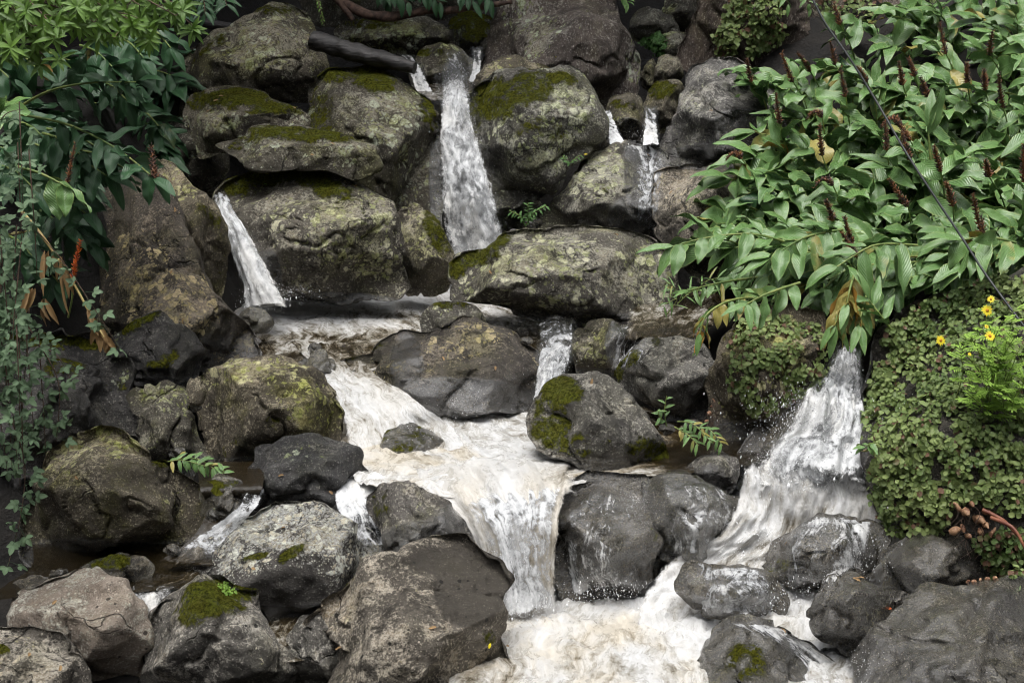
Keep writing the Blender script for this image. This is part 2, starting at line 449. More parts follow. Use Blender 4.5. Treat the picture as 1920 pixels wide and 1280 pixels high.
def rock(label, pts, D, mat, seed=0, H=None, tilt=0.35, planes=(), moss=(), wet=(), lich=(), amp=1.0, back=0.8,
         center=None, nrand=13, boxy=0.66, spl=0.6, cat="boulder", name="boulder", kind=None, step=4.6, group=None):
    global BN
    rs = np.random.RandomState(seed * 13 + 5)
    pts = np.array(pts, float)
    bw, bh = np.ptp(pts[:, 0]), np.ptp(pts[:, 1])
    per = np.linalg.norm(np.diff(np.vstack([pts, pts[:1]]), axis=0), axis=1).sum()
    N = int(np.clip(per / step / 1.15, 40, 400))
    O = catmull(pts, N, True, spl)
    if center is None:
        x, y = O[:, 0], O[:, 1]
        x2, y2 = np.roll(x, -1), np.roll(y, -1)
        cr = x * y2 - x2 * y
        A = cr.sum() / 2
        center = (((x + x2) * cr).sum() / (6 * A), ((y + y2) * cr).sum() / (6 * A))
    cu, cv = center
    Hp = (0.42 if H is None else H) * math.sqrt(bw * bh)
    nf = int(np.clip(min(bw, bh) / 2 / step * 1.9, 14, 110))
    nb = max(8, nf // 3)
    phi = np.concatenate([np.linspace(0.04, np.pi / 2, nf), np.linspace(np.pi / 2, np.pi - 0.08, nb)[1:]])
    t = np.sin(phi)
    f = np.sign(np.cos(phi)) * np.abs(np.cos(phi)) ** boxy
    f = np.where(f < 0, f * back / 1.0, f)
    ft = np.fft.rfft(O[:, 0]), np.fft.rfft(O[:, 1])
    lo = [np.fft.irfft(np.where(np.arange(len(q)) <= 2, q, 0), N) for q in ft]     # inner rings lose the outline's small kinks
    k = (t ** 4)[:, None]
    U = cu + t[:, None] * (O[None, :, 0] * k + lo[0][None] * (1 - k) - cu)
    Vv = cv + t[:, None] * (O[None, :, 1] * k + lo[1][None] * (1 - k) - cv)
    Z = np.repeat((f * Hp)[:, None], N, 1)
    X_, Y_ = U - cu, -(Vv - cv)
    rx, ry = bw / 2, bh / 2
    pl = list(planes)
    for k in range(nrand):
        a = rs.uniform(0, 2 * np.pi)
        nzp = rs.uniform(0.3, 0.85)
        q = math.sqrt(1 - nzp * nzp)
        pl.append((q * math.cos(a), q * math.sin(a), nzp, rs.uniform(0.55, 0.84)))
    front = Z > 0
    w = 0.014 * math.sqrt(bw * bh)
    for (a, b, c, d) in pl:
        L = math.sqrt(a * a + b * b + c * c)
        a, b, c = a / L, b / L, c / L
        h = math.sqrt((a * rx) ** 2 + (b * ry) ** 2 + (c * Hp) ** 2) * d
        lim = (h - a * X_ - b * Y_) / c
        lim = np.maximum(lim, -0.25 * Hp)
        # smooth minimum keeps the worn edge round
        x = np.clip(0.5 + 0.5 * (lim - Z) / w, 0, 1)
        Zn = lim + (Z - lim) * x - w * x * (1 - x)
        Z = np.where(front, Zn, Z)
    sc = D / FPX / math.cos(PITCH)
    Yd = D + tilt * (cv - Vv) * sc - Z * sc
    P = at(U, Vv, Yd)
    P = P.reshape(-1, 3)
    pole1 = at(cu, cv, D - Z[0].mean() * sc)[None]
    pole2 = at(cu, cv, D - Z[-1].mean() * sc)[None]
    P = np.vstack([P, pole1, pole2])
    c0 = at(cu, cv, D)
    d = P - c0
    ln = np.linalg.norm(d, axis=1)[:, None] + 1e-6
    S = sc * math.sqrt(bw * bh)
    dn = d / ln
    q = P + seed * 3.1
    disp = 0.05 * S * fbm(q * (2.6 / S), 2, seed) + amp * (0.016 * fbm(q * 6.0, 3, seed + 9, 0.55) + 0.065 * (0.36 - np.abs(perlin(q * 3.3 + 0.12 * fbm(q * 7, 2, 5)[:, None], seed + 31))) + 0.022 * (0.25 - np.abs(perlin(q * 8.1, seed + 33)))) + 0.006 * (1 - sstep(0.012, 0.03, 8 * sc)) * fbm(q * 24, 2, seed + 4)
    nfc = len(phi)
    disp = disp - 0.035 * amp * np.clip(1 - 9 * np.abs(perlin(q * (1.5 + .4 / S) + 0.25 * fbm(q * 5, 2, 3)[:, None], seed + 77)), 0, 1) ** 2
    tt = np.concatenate([np.repeat(np.where(phi < np.pi / 2, 1.0, 1.0), N), [1, 1]])
    P = P + dn * (disp * tt)[:, None]
    F = grid_faces(nfc, N, True)
    i = np.arange(N)
    n0 = nfc * N
    F3 = np.concatenate([np.stack([(i + 1) % N, i, np.full(N, n0)], -1),
                         np.stack([(nfc - 1) * N + i, (nfc - 1) * N + (i + 1) % N, np.full(N, n0 + 1)], -1)])
    pu, pv = to_px(P)
    fr = np.concatenate([np.repeat((phi < np.pi / 2 + 0.3).astype(float), N), [1, 0]])
    def blobs(L, soft=0.55):
        a = np.zeros(len(P))
        for b in L:
            ex, ey, ax, ay = b[:4]
            st = b[4] if len(b) > 4 else 1.0
            ang = math.radians(b[5]) if len(b) > 5 else 0.0
            du, dv = pu - ex, pv - ey
            e = np.hypot((du * math.cos(ang) + dv * math.sin(ang)) / ax, (-du * math.sin(ang) + dv * math.cos(ang)) / ay)
            k_ = st * (1 - sstep(soft, 1.25, e))
            a = np.maximum(a, k_) if st > 0 else a + k_
        return a * fr
    wt = blobs(wet)
    if cv > 500 and mat not in ("pale",):
        vm = pts[:, 1].max()
        wt = np.maximum(wt, 0.75 * sstep(vm - 0.30 * bh, vm - 0.12 * bh, pv))      # damp feet at the waterline
    A = {"moss": blobs(moss), "wet": wt, "lich": blobs(lich)}
    if moss:
        P = P + dn * (0.012 * sstep(0.35, 0.7, A["moss"] + 0.5 * fbm(q * 12, 3, seed)))[:, None]
    me = mesh_np(name, P, [F[:, ::-1], F3[:, ::-1]], A)
    o = link(name, me, M[mat] if isinstance(mat, str) else mat)
    tag(o, label, cat, group, kind)
    # kept for laying water and plants on the stone
    nfr = nf * N
    BV.append(P[:nfr + 0])
    BF.append(F[:(nf - 1) * N] + BN)
    BN += nfr
    ROCK_FRONT[label] = (P[:nfr].reshape(nf, N, 3), c0)
    return o

# ------------------------------------------------------------------ ground
def terrain_z(x, y):
    z = np.interp(y, [-60, 5, 6.6, 7.2, 7.5, 8.6, 9.1, 10.6, 11.4, 12.0, 13.2, 14.5, 18, 30, 60, 120],
                  [-1.5, 0.05, 0.1, 0.35, 0.6, 0.72, 0.95, 1.2, 1.4, 2.45, 2.85, 3.3, 6.0, 17, 32, 40])
    rb = 1.45 + 0.55 * (y - 9) + 0.35 * (x - 2.5)
    k = sstep(0.9, 1.9, x - 0.12 * (y - 8)) * sstep(7.6, 8.6, y)
    z = np.where(x > 0, z * (1 - k) + np.maximum(z, rb) * k, z)
    lb = sstep(-1.9, -3.2, x) * 1.9 * sstep(7.0, 9.5, y)
    z = z + np.where(x < 0, lb, 0)
    z = z + 1.0 * np.clip(np.abs(x) - 5, 0, 25) + 0.55 * np.clip(-12 - y, 0, 40)  # unseen valley sides and rear slope, raised to block low sky light
    return z

sg = Sh("dark_wet_soil")
pos = sg.n("NewGeometry").outputs["Position"]
n1, n2 = sg.noise(pos, 3.0, 6), sg.noise(pos, 28.0, 6, 0.7)
cg = sg.mix(sg.mr(n1, 0.35, 0.65), (0.005, 0.004, 0.003), (0.014, 0.011, 0.008))  # wet soil darkened further, shade of the gaps put into its colour
cg = sg.mix(sg.mul(sg.mr(n2, 0.55, 0.7), 0.6), cg, (0.022, 0.018, 0.012))
M['soil'] = sg.done(sg.bsdf(cg, 0.8, sg.bump(sg.addv(n1, n2), 0.8, 0.05)))
gx = np.concatenate([np.linspace(-90, -7, 18), np.linspace(-6.8, 6.8, 150), np.linspace(7, 90, 18)])
gy = np.concatenate([np.linspace(-60, 4.5, 12), np.linspace(4.7, 18, 150), np.linspace(18.5, 120, 30)])
GX, GY = np.meshgrid(gx, gy)
GZ = terrain_z(GX, GY)
Pt = np.stack([GX, GY, GZ], -1).reshape(-1, 3)
near = (np.abs(Pt[:, 0]) < 7) & (Pt[:, 1] > 4) & (Pt[:, 1] < 19)
Pt[:, 2] += 0.16 * fbm(Pt * 1.7, 4, 3) + np.where(near, 0.05 * ridged(Pt * 5, 2, 8), 0)
tag(link("ground", mesh_np("ground", Pt, grid_faces(len(gy), len(gx))), M['soil']), "dark wet soil of the stream bed and banks between the boulders", "ground", kind="structure")

# ------------------------------------------------------------------ boulders (photo-pixel outlines, world distance)
TOPF = (0, .8, .6)
rock("pale pinkish grey dry boulder in the lower left corner",
     [(18,1155),(45,1120),(95,1085),(145,1068),(185,1072),(225,1095),(258,1130),(272,1175),(276,1225),(262,1270),(238,1310),(150,1320),(70,1250),(25,1190)],
     6.5, 'pale', 1, H=.45, planes=[(0,.8,.6,.8),(-.5,-.1,.8,.75),(.6,-.2,.75,.8)], center=(160,1175))
rock("low flat brown rock in front of the pale pinkish grey boulder",
     [(-60,1195),(20,1178),(75,1187),(130,1205),(160,1235),(182,1270),(190,1330),(120,1370),(-60,1370)], 6.12, 'brown', 2, H=.4, planes=[(0,.75,.6,.7)],
     moss=[(5,1218,14,10)], lich=[(40,1215,90,30,.6)])
rock("brown block with a bright green mossy top at the bottom edge",
     [(275,1186),(286,1159),(305,1138),(329,1117),(352,1098),(382,1082),(417,1073),(440,1096),(484,1103),(492,1150),(514,1196),(545,1222),(571,1246),(590,1290),(590,1360),(300,1370),(255,1330),(264,1265)],
     6.4, 'brown', 3, H=.45, planes=[(-.05,.75,.65,.72),(-.7,.0,.7,.8),(.45,-.1,.85,.82)], moss=[(400,1122,74,38,1.0,-10),(355,1148,32,30,.7),(450,1110,40,22,.8)], center=(410,1210))
rock("small tan block wedged under the left edge of the large foreground slab",
     [(538,1192),(552,1172),(575,1156),(605,1160),(630,1190),(640,1235),(625,1280),(600,1310),(560,1262),(536,1222)], 6.32, 'brown', 4, H=.5)
rock("large foreground slab with a smooth dark right face and speckled brown left face",
     [(572,1170),(600,1130),(655,1066),(700,1044),(760,1029),(800,1018),(850,1014),(872,1021),(900,1032),(940,1054),(958,1080),(960,1092),(945,1112),(936,1140),(944,1155),(941,1175),(928,1192),(936,1220),(952,1245),(956,1280),(940,1360),(640,1370),(610,1300),(640,1240),(632,1200),(600,1180)],
     6.25, 'brown', 5, H=.42, tilt=.5, planes=[(.35,.62,.7,.60),(-.3,.5,.8,.66),(0,-.25,.97,.8),(-.75,.1,.65,.75)], center=(770,1190), nrand=4,
     moss=[(915,1195,14,18,.9),(640,1100,30,10,.5,-40)], spl=.6, lich=[(640,1130,60,60,.4),(700,1240,110,50,.4),(820,1250,140,30,.6),(885,1100,75,85,-1,30),(830,1050,70,30,-.7)])
rock("rock crusted with cream white lichen, above the mossy-topped block and left of the foreground slab",
     [(376,1058),(396,1021),(413,998),(447,971),(484,954),(524,941),(558,938),(598,946),(635,972),(668,982),(702,998),(718,1025),(720,1060),(680,1110),(620,1165),(570,1185),(520,1178),(497,1140),(460,1115),(400,1105),(368,1085)],
     6.9, 'cream', 6, H=.4, tilt=.5, planes=[(0,.75,.65,.66),(.1,-.25,.95,.72),(-.6,.3,.7,.8)], moss=[(548,1036,34,12,.7,-35),(470,1046,40,7,.6,-15)],
     lich=[(560,985,150,50,1.2),(450,1030,70,55,1.1),(660,1040,60,40,.9),(530,1110,90,52,-1)])
rock("tan and charcoal pitted rock standing in the white water left of the central chute",
     [(690,950),(707,914),(741,909),(771,905),(784,917),(815,937),(855,964),(875,984),(886,1008),(886,1045),(850,1070),(764,1075),(735,1050),(715,1000)],
     6.92, 'grey', 7, H=.45, planes=[(.35,.6,.7,.7),(-.5,.2,.8,.7)], wet=[(800,1010,100,40,.7),(850,980,50,40,.6)], moss=[(712,950,20,38,.6)])
rock("dark brown ridged rock between the yellow-lichened boulder and the cream-crusted rock",
     [(458,925),(461,884),(475,862),(490,841),(530,828),(600,821),(650,828),(675,850),(684,880),(683,908),(655,925),(620,938),(560,940),(500,952),(470,950)],
     7.4, 'dark', 8, H=.45, planes=[(0,.7,.7,.66),(0,-.3,.95,.75)], lich=[(570,850,80,25,.5)], amp=1.3)
rock("wide dark boulder with a pale crusted top at left, beside the hanging bramble",
     [(35,1040),(45,1000),(55,940),(70,890),(95,845),(130,815),(190,801),(235,808),(270,830),(300,865),(345,885),(380,920),(400,955),(396,985),(375,1010),(345,1023),(270,1021),(200,1027),(130,1045),(60,1062)],
     7.2, 'olive', 9, H=.42, tilt=.25, planes=[(0,.72,.68,.68),(.55,.35,.75,.74),(0,-.45,.9,.7)], moss=[(388,950,14,40,.6),(310,870,30,14,.7)], lich=[(180,830,90,40,.8),(120,860,50,50,.6)])
rock("dark mossy stone below the leafy sprig behind the wide dark boulder", [(372,950),(378,918),(398,900),(425,897),(450,905),(468,925),(472,950),(450,972),(410,985),(380,978)], 7.17, 'wet', 97, H=.4, moss=[(400,915,26,14,1),(440,910,20,8,.7)], step=4)
rock("flat mossy stone lying in the dark pool behind the pale boulder",
     [(150,1062),(180,1045),(230,1037),(270,1045),(286,1066),(277,1088),(240,1102),(200,1096),(165,1080)], 6.78, 'wet', 10, H=.35, moss=[(205,1055,45,18,.8)], step=4)
rock("small glistening wet stone at the left edge of the dark pool",
     [(16,1105),(30,1082),(60,1074),(88,1082),(95,1105),(80,1125),(45,1128)], 6.7, 'wet', 11, H=.5, step=4)
rock("tan boulder with yellow-green lichen left of the rushing chute",
     [(376,725),(385,692),(420,683),(470,672),(515,667),(560,680),(600,702),(630,735),(650,775),(657,808),(648,832),(600,840),(540,845),(490,850),(470,875),(466,905),(440,905),(415,882),(395,852),(380,805),(371,762)],
     8.0, 'olive', 12, H=.42, tilt=.4, planes=[(.15,.7,.7,.62),(-.5,-.1,.85,.72),(.5,-.3,.8,.78)], lich=[(470,700,100,30,1),(560,760,90,60,.7)], moss=[(440,860,28,40,.6),(510,800,20,30,.5)], center=(510,765))
rock("brown layered rock squeezed between the rough mossy rock and the yellow-lichened boulder",
     [(238,745),(262,722),(310,719),(345,735),(353,765),(366,800),(380,850),(365,890),(310,880),(265,840),(248,795)], 7.75, 'olive', 13, H=.45, amp=1.5, lich=[(300,735,50,18,.9)], planes=[(0,.7,.7,.7)])
rock("small upright slab standing on the layered brown rock",
     [(351,732),(361,714),(374,714),(380,740),(376,765),(362,774),(352,757)], 7.6, 'olive', 14, H=.35, step=3.5)
rock("smooth charcoal boulder with a mossy shoulder in front of the tall leaning boulder",
     [(200,665),(228,627),(258,601),(298,587),(336,600),(362,625),(376,660),(379,700),(362,724),(330,732),(290,735),(250,735),(225,715),(208,690)],
     8.3, 'dark', 15, H=.5, planes=[(-.45,.2,.85,.66),(.5,.3,.8,.7),(-.1,-.5,.85,.74)], moss=[(265,606,45,10,1.0,-28),(300,680,40,16,.5,-30)], nrand=4)
rock("rough dark rock with a band of moss along its top at the left edge",
     [(-70,640),(-20,622),(30,620),(100,634),(160,640),(200,660),(227,690),(242,725),(270,762),(268,805),(230,830),(150,830),(100,860),(50,920),(-70,930)],
     7.8, 'dark', 16, H=.4, moss=[(100,640,130,14,1.0,5),(120,690,40,18,.5),(215,725,24,14,.6)], amp=2.2, lich=[(190,700,60,60,.6)])
rock("tall leaning grey boulder with scattered pale lichen discs at left",
     [(163,420),(180,362),(215,330),(270,322),(310,343),(340,385),(360,450),(385,520),(420,570),(465,610),(490,650),(488,680),(440,690),(380,695),(320,700),(280,650),(240,620),(205,590),(180,500)],
     8.9, 'cracked', 17, H=.36, tilt=.6, nrand=3, planes=[(.5,.35,.75,.66),(-.4,.2,.9,.72)], lich=[(330,580,90,80,1),(270,500,70,80,.6),(420,640,60,50,.7)], center=(320,540), wet=[(450,668,60,14,.7)])
rock("pale lichen patched stone low behind the charcoal boulder",
     [(180,600),(192,580),(220,585),(242,612),(240,650),(205,650),(186,628)], 8.75, 'crust', 18, H=.5)
rock("olive brown rock behind the leaning boulder, left of the left waterfall",
     [(285,300),(320,300),(345,330),(375,362),(405,397),(421,440),(425,490),(414,560),(440,600),(390,600),(340,520),(300,400)],
     9.4, 'olive', 19, H=.45, moss=[(400,410,40,12,.6,40),(410,480,14,50,.4)], lich=[(330,350,40,50,.7)])
rock("small wet stone at the foot of the left waterfall",
     [(440,600),(448,584),(470,576),(495,583),(507,603),(500,622),(460,625)], 9.15, 'wet', 20, H=.5, step=3.6)
rock("broad rounded boulder with moss cap and cream lichen discs behind the upper pool",
     [(395,378),(420,346),(470,322),(530,311),(590,309),(640,328),(690,350),(725,370),(742,400),(756,450),(763,510),(764,545),(720,557),(640,567),(560,567),(515,550),(482,490),(450,430),(415,400)],
     9.9, 'crust', 21, H=.4, tilt=.55, planes=[(-.1,.72,.7,.66),(0,-.2,.97,.76),(-.65,-.1,.75,.74)], moss=[(500,330,90,18,1.0),(600,345,70,22,.9,25),(445,350,40,20,.8)],
     lich=[(660,420,90,70,.8),(690,480,70,50,1),(600,450,90,60,.2)], wet=[(640,575,130,30,1),(500,520,30,60,.8)], center=(600,440))
rock("lichened rock between the broad boulder and the main waterfall",
     [(735,396),(755,380),(785,381),(810,405),(830,440),(845,475),(846,525),(838,542),(800,548),(762,546),(757,480),(746,430)], 10.1, 'crust', 22, H=.45, moss=[(820,440,20,50,.7,-25)], lich=[(780,430,40,60,.5)])
rock("thin flat lichen slab jutting out over the broad boulder",
     [(410,273),(437,262),(477,238),(504,232),(571,240),(600,246),(650,255),(690,270),(715,294),(719,312),(695,332),(668,342),(620,322),(560,316),(500,322),(455,308),(433,290)],
     10.15, 'upper', 23, H=.4, tilt=.7, planes=[(0,.85,.5,.6),(0,-.5,.85,.6)], moss=[(560,252,110,14,.9,4),(460,265,40,14,.6,-20)], lich=[(650,280,60,30,.7),(500,260,60,25,.6)], nrand=3)
rock("mossy lichen slab under the big shaded boulder, resting above the thin flat slab",
     [(345,207),(358,185),(400,165),(425,160),(450,162),(490,175),(530,194),(565,205),(579,225),(576,245),(540,250),(500,250),(470,262),(440,280),(420,290),(375,290),(348,240)],
     10.8, 'upper', 24, H=.4, tilt=.6, planes=[(0,.8,.6,.62),(0,-.5,.85,.62)], moss=[(440,185,70,20,1),(520,205,60,14,.8),(380,190,30,20,.7)], lich=[(410,225,70,25,.9),(560,225,30,20,.7)])
rock("big shaded boulder with blue-green lichen at upper left below the overhanging leaves",
     [(285,200),(305,165),(330,130),(355,95),(400,60),(450,35),(500,12),(530,7),(565,25),(590,60),(608,100),(613,135),(606,165),(580,190),(540,195),(500,190),(430,200),(395,210),(350,215),(305,225)],
     11.6, 'upper', 25, H=.4, tilt=.5, planes=[(-.25,.62,.72,.66),(.55,.25,.8,.7),(-.05,-.6,.8,.66)], lich=[(480,90,90,60,.9),(560,120,50,50,.6),(530,30,50,25,.8)], moss=[(520,20,50,10,.5),(400,85,60,10,.4,-40)], center=(480,120))
rock("tall mossy boulder on the left side of the main waterfall",
     [(574,200),(590,160),(610,132),(660,128),(700,127),(745,150),(785,175),(812,200),(822,230),(827,290),(828,360),(830,420),(800,450),(740,430),(700,400),(660,370),(600,330),(575,260)],
     10.9, 'upper', 26, H=.42, tilt=.4, planes=[(.35,.55,.75,.66),(-.3,-.1,.95,.78),(.6,-.1,.75,.8)], moss=[(700,150,50,26,.9,20),(620,140,40,16,.9),(805,220,14,50,.8,-15),(600,220,30,60,.5)], lich=[(735,220,60,60,.8),(770,280,50,70,.4)], wet=[(822,350,20,120,.8)], center=(700,260))
rock("oblong grey lichened rock at the top edge beneath the fallen branches",
     [(630,62),(640,48),(665,37),(720,30),(780,28),(825,44),(846,65),(852,95),(800,105),(770,112),(700,112),(655,102),(628,85)], 13.2, 'upper', 27, H=.45, lich=[(720,70,100,35,.8)], moss=[(680,45,70,10,.6)])
rock("dark moss covered rock at the top edge behind the small upper cascade",
     [(835,60),(850,38),(875,25),(910,28),(932,45),(935,80),(900,100),(850,95)], 13.7, 'upper', 28, H=.45, moss=[(880,50,50,40,.8)])
rock("small rounded rock with water veiling its right side at the head of the main waterfall",
     [(775,112),(790,92),(830,87),(860,94),(882,112),(890,145),(875,180),(840,188),(800,182),(782,150)], 12.4, 'upper', 29, H=.5, wet=[(865,140,30,50,1),(785,150,20,40,.7)], moss=[(805,98,28,9,.6)], step=4)
rock("huge dark brown boulder at the top centre with a pale lichened left shoulder",
     [(900,130),(908,95),(918,60),(935,25),(950,-10),(1000,-50),(1120,-45),(1152,0),(1165,40),(1190,70),(1211,105),(1207,140),(1192,175),(1165,205),(1120,225),(1040,220),(960,205),(905,175)],
     12.5, 'cliff', 30, H=.36, tilt=.35, planes=[(-.5,.4,.8,.66),(.3,.1,.95,.75),(.6,-.3,.75,.75)], lich=[(975,20,50,50,1),(1010,60,70,50,.8),(1190,110,20,60,1),(920,110,20,40,.5)], center=(1060,100))
rock("mossy lichen boulder on the right side of the main waterfall",
     [(866,210),(878,178),(903,157),(940,145),(980,134),(1030,135),(1060,126),(1085,145),(1110,180),(1130,205),(1139,236),(1125,262),(1095,292),(1065,322),(1050,355),(1010,378),(960,392),(925,395),(908,345),(886,285),(870,245)],
     11.1, 'crust', 31, H=.45, tilt=.4, planes=[(-.2,.7,.7,.66),(.5,.15,.85,.68),(-.1,-.6,.8,.7)], moss=[(930,190,60,45,.85),(1000,165,50,36,.75),(1050,150,40,16,.8),(1020,250,60,30,.45),(890,230,20,60,.6)], lich=[(1060,220,60,60,.9),(1000,300,60,60,.5)], center=(1005,245))
rock("low grey brown rock tucked between the huge dark boulder and the mossy waterfall boulder",
     [(880,170),(910,126),(945,106),(985,109),(1015,120),(1040,145),(990,190),(900,195)], 11.8, 'olive', 32, H=.45, lich=[(925,140,20,20,.9)])
rock("small smooth stone between the two thin right-hand waterfalls",
     [(1138,208),(1153,181),(1180,174),(1201,188),(1209,215),(1207,245),(1186,262),(1160,258),(1143,235)], 11.8, 'olive', 33, H=.5, wet=[(1175,250,40,30,1)], moss=[(1170,195,30,10,.5)], step=4)
rock("grey boulder under a sheet of water below the two thin waterfalls",
     [(1015,425),(1038,372),(1064,336),(1090,305),(1120,282),(1160,269),(1200,267),(1238,275),(1256,302),(1260,360),(1250,440),(1170,470),(1080,465),(1025,450)],
     10.9, 'crust', 34, H=.4, tilt=.5, planes=[(-.3,.6,.75,.68),(.4,.3,.85,.7)], wet=[(1215,320,50,110,1),(1195,410,60,50,.9)], lich=[(1120,330,70,50,.8),(1150,320,25,40,1)], moss=[(1060,330,40,14,.5,-50)])
rock("tan square-shouldered rock half under the ginger leaves at right of the sheet of water",
     [(1216,365),(1228,325),(1248,307),(1300,303),(1400,302),(1450,340),(1450,460),(1390,530),(1310,530),(1255,475),(1230,440)], 10.4, 'brown', 35, H=.4, tilt=.5, planes=[(0,.8,.6,.68),(-.5,0,.85,.76)], lich=[(1260,350,50,60,.6)], wet=[(1330,310,90,10,.7)])
rock("big grey boulder with a wet sheen left of the upper ginger leaves",
     [(1243,275),(1255,225),(1264,195),(1277,163),(1300,135),(1330,115),(1370,111),(1410,130),(1460,180),(1495,240),(1495,310),(1400,315),(1300,312),(1258,300)],
     11.4, 'grey', 36, H=.4, tilt=.5, planes=[(-.35,.5,.8,.68),(.1,-.3,.95,.74)], wet=[(1400,250,90,50,1),(1330,285,80,20,.8)], lich=[(1300,170,40,40,.5)], center=(1370,220))
rock("moss topped stone left of the big grey boulder",
     [(1208,205),(1215,175),(1235,158),(1262,150),(1285,165),(1280,215),(1245,245),(1215,240)], 12.1, 'olive', 37, H=.45, moss=[(1240,170,36,18,.9)], step=4)
for i, (lab, pts, D, ms) in enumerate([
    ("rounded dull brown stone at the top edge right of the huge dark boulder", [(1180,60),(1190,28),(1220,15),(1258,30),(1275,65),(1240,82),(1200,80)], 13.6, ()),
    ("pale mottled stone below the bright green moss tuft", [(1200,140),(1212,118),(1225,110),(1232,130),(1232,160),(1215,172),(1203,160)], 12.7, ()),
    ("small grey lichened stone left of the ivy hung cliff", [(1230,150),(1232,118),(1250,102),(1270,112),(1280,140),(1268,158),(1245,162)], 12.6, ()),
    ("dark stone at the top edge between the rounded stone and the cliff", [(1240,20),(1260,-15),(1300,-20),(1320,20),(1300,70),(1262,60)], 13.9, ()),
    ("brown stone in the gap above the small grey lichened stone", [(1230,85),(1250,62),(1285,62),(1300,90),(1285,120),(1250,112)], 13.3, ()),
    ("small brown stone in the gap left of the water-sheeted boulder", [(1080,280),(1100,255),(1125,250),(1145,265),(1145,290),(1110,305)], 11.3, ()),
]):
    rock(lab, pts, D, 'upper', 38 + i, H=.5, moss=ms, step=4)
rock("brown overhanging cliff hung with small-leaved creeper at the top right",
     [(1264,92),(1275,70),(1292,48),(1312,22),(1330,-60),(1440,-80),(1545,-70),(1560,60),(1550,130),(1490,160),(1390,165),(1335,130),(1290,135),(1270,118)], 12.7, 'cliff', 46, H=.35, tilt=.1, planes=[(-.4,-.2,.9,.7)], amp=1.4, name="cliff", cat="cliff")
rock("second creeper clad cliff behind the ginger stand at the top right corner",
     [(1525,110),(1535,20),(1560,-60),(1700,-90),(1990,-60),(1990,160),(1800,200),(1600,180)], 12.9, 'cliff', 47, H=.3, tilt=.1, name="cliff", cat="cliff")
rock("large central boulder spotted with grey-green lichen crusts, moss on its left shoulder",
     [(837,520),(842,497),(852,478),(880,470),(910,466),(940,445),(985,424),(1050,423),(1130,430),(1200,441),(1242,460),(1262,490),(1260,540),(1238,575),(1190,597),(1110,608),(1075,625),(1030,618),(990,602),(940,582),(880,568),(848,560)],
     9.55, 'crust', 48, H=.38, tilt=.55, planes=[(.15,.72,.68,.6),(-.3,.2,.93,.72),(-.1,-.62,.78,.66),(.6,-.3,.75,.74)], moss=[(890,485,52,18,1,-15),(935,455,30,14,.8,-35),(860,510,20,20,.6)],
     lich=[(1010,500,110,60,.9),(950,540,60,30,.5),(1200,520,50,60,.6),(1060,560,80,25,.6)], center=(1045,515))
rock("low lichened stone at the edge of the upper pool in front of the central boulder",
     [(797,600),(806,580),(822,570),(855,566),(887,575),(907,597),(905,625),(850,640),(800,630)], 9.25, 'crust', 49, H=.45, moss=[(850,572,40,8,.6)], step=4)
rock("wide cracked brown rock sloping into the foam in the centre",
     [(632,695),(650,678),(685,658),(722,640),(772,620),(820,603),(870,596),(920,608),(970,628),(1008,655),(1018,700),(1020,750),(1003,770),(930,772),(860,782),(795,772),(740,748),(700,722),(660,708)],
     8.75, 'cracked', 50, H=.34, tilt=.7, planes=[(-.15,.7,.7,.62),(.1,-.1,1.0,.74),(.55,.2,.8,.7)], wet=[(850,750,180,45,1),(760,680,40,70,.7)], lich=[(870,640,90,40,.6),(700,690,60,30,.4)], moss=[(690,655,60,8,.4,-25)], center=(850,700), amp=1.3)
rock("rounded brown rock with water sliding over its right side, behind the moss-flanked wedge",
     [(1072,655),(1083,620),(1113,602),(1150,604),(1192,612),(1225,640),(1200,690),(1155,712),(1105,712),(1080,695)], 8.95, 'olive', 51, H=.45, wet=[(1180,640,50,60,1)], lich=[(1110,650,40,40,.6)])
rock("block-shaped brown rock with a cracked face right of the moss-flanked wedge",
     [(1160,705),(1185,668),(1213,641),(1258,630),(1302,632),(1331,655),(1337,700),(1330,765),(1302,800),(1250,795),(1213,755),(1178,728)],
     8.45, 'brown', 52, H=.45, planes=[(0,.72,.68,.64),(.2,-.1,.97,.74),(-.4,-.4,.8,.7)], moss=[(1165,688,44,18,1.3,-40),(1230,640,10,10,.3)], center=(1255,705))
rock("wedge-shaped boulder with moss on its left flank standing in the middle of the stream",
     [(999,795),(1010,760),(1030,725),(1050,705),(1105,697),(1140,711),(1180,745),(1210,780),(1230,820),(1252,862),(1244,890),(1190,900),(1130,885),(1080,868),(1030,850),(1005,820)],
     7.75, 'brown', 53, H=.45, tilt=.5, planes=[(.4,.45,.8,.62),(-.65,-.05,.75,.66),(.05,-.5,.86,.72)], moss=[(1055,735,40,30,1.1),(1035,790,40,60,.85),(1215,848,46,30,1.1),(1080,835,70,26,.7)], center=(1115,790), nrand=4)
M['ivyrock'] = M['olive']
rock("boulder half covered by small-leaved creeper left of the right-hand waterfall",
     [(1330,740),(1340,680),(1360,630),(1385,596),(1415,578),(1480,573),(1538,588),(1548,650),(1545,720),(1510,765),(1460,800),(1400,835),(1345,840),(1328,790)],
     8.1, 'olive', 54, H=.42, tilt=.3, planes=[(0,.7,.7,.72),(-.5,0,.85,.76)], lich=[(1480,660,40,60,1),(1460,730,50,30,.8),(1360,760,30,30,.7)], moss=[(1380,620,30,30,.5)])
rock("wet rock struck by the right-hand waterfall",
     [(1375,905),(1385,845),(1410,800),(1450,775),(1500,755),(1560,745),(1625,760),(1650,850),(1655,950),(1560,985),(1450,965),(1390,945)], 7.75, 'wet', 55, H=.36, tilt=.6, planes=[(-.3,.55,.8,.66)], wet=[(1500,860,200,150,1)], lich=[(1435,830,20,20,.8)])
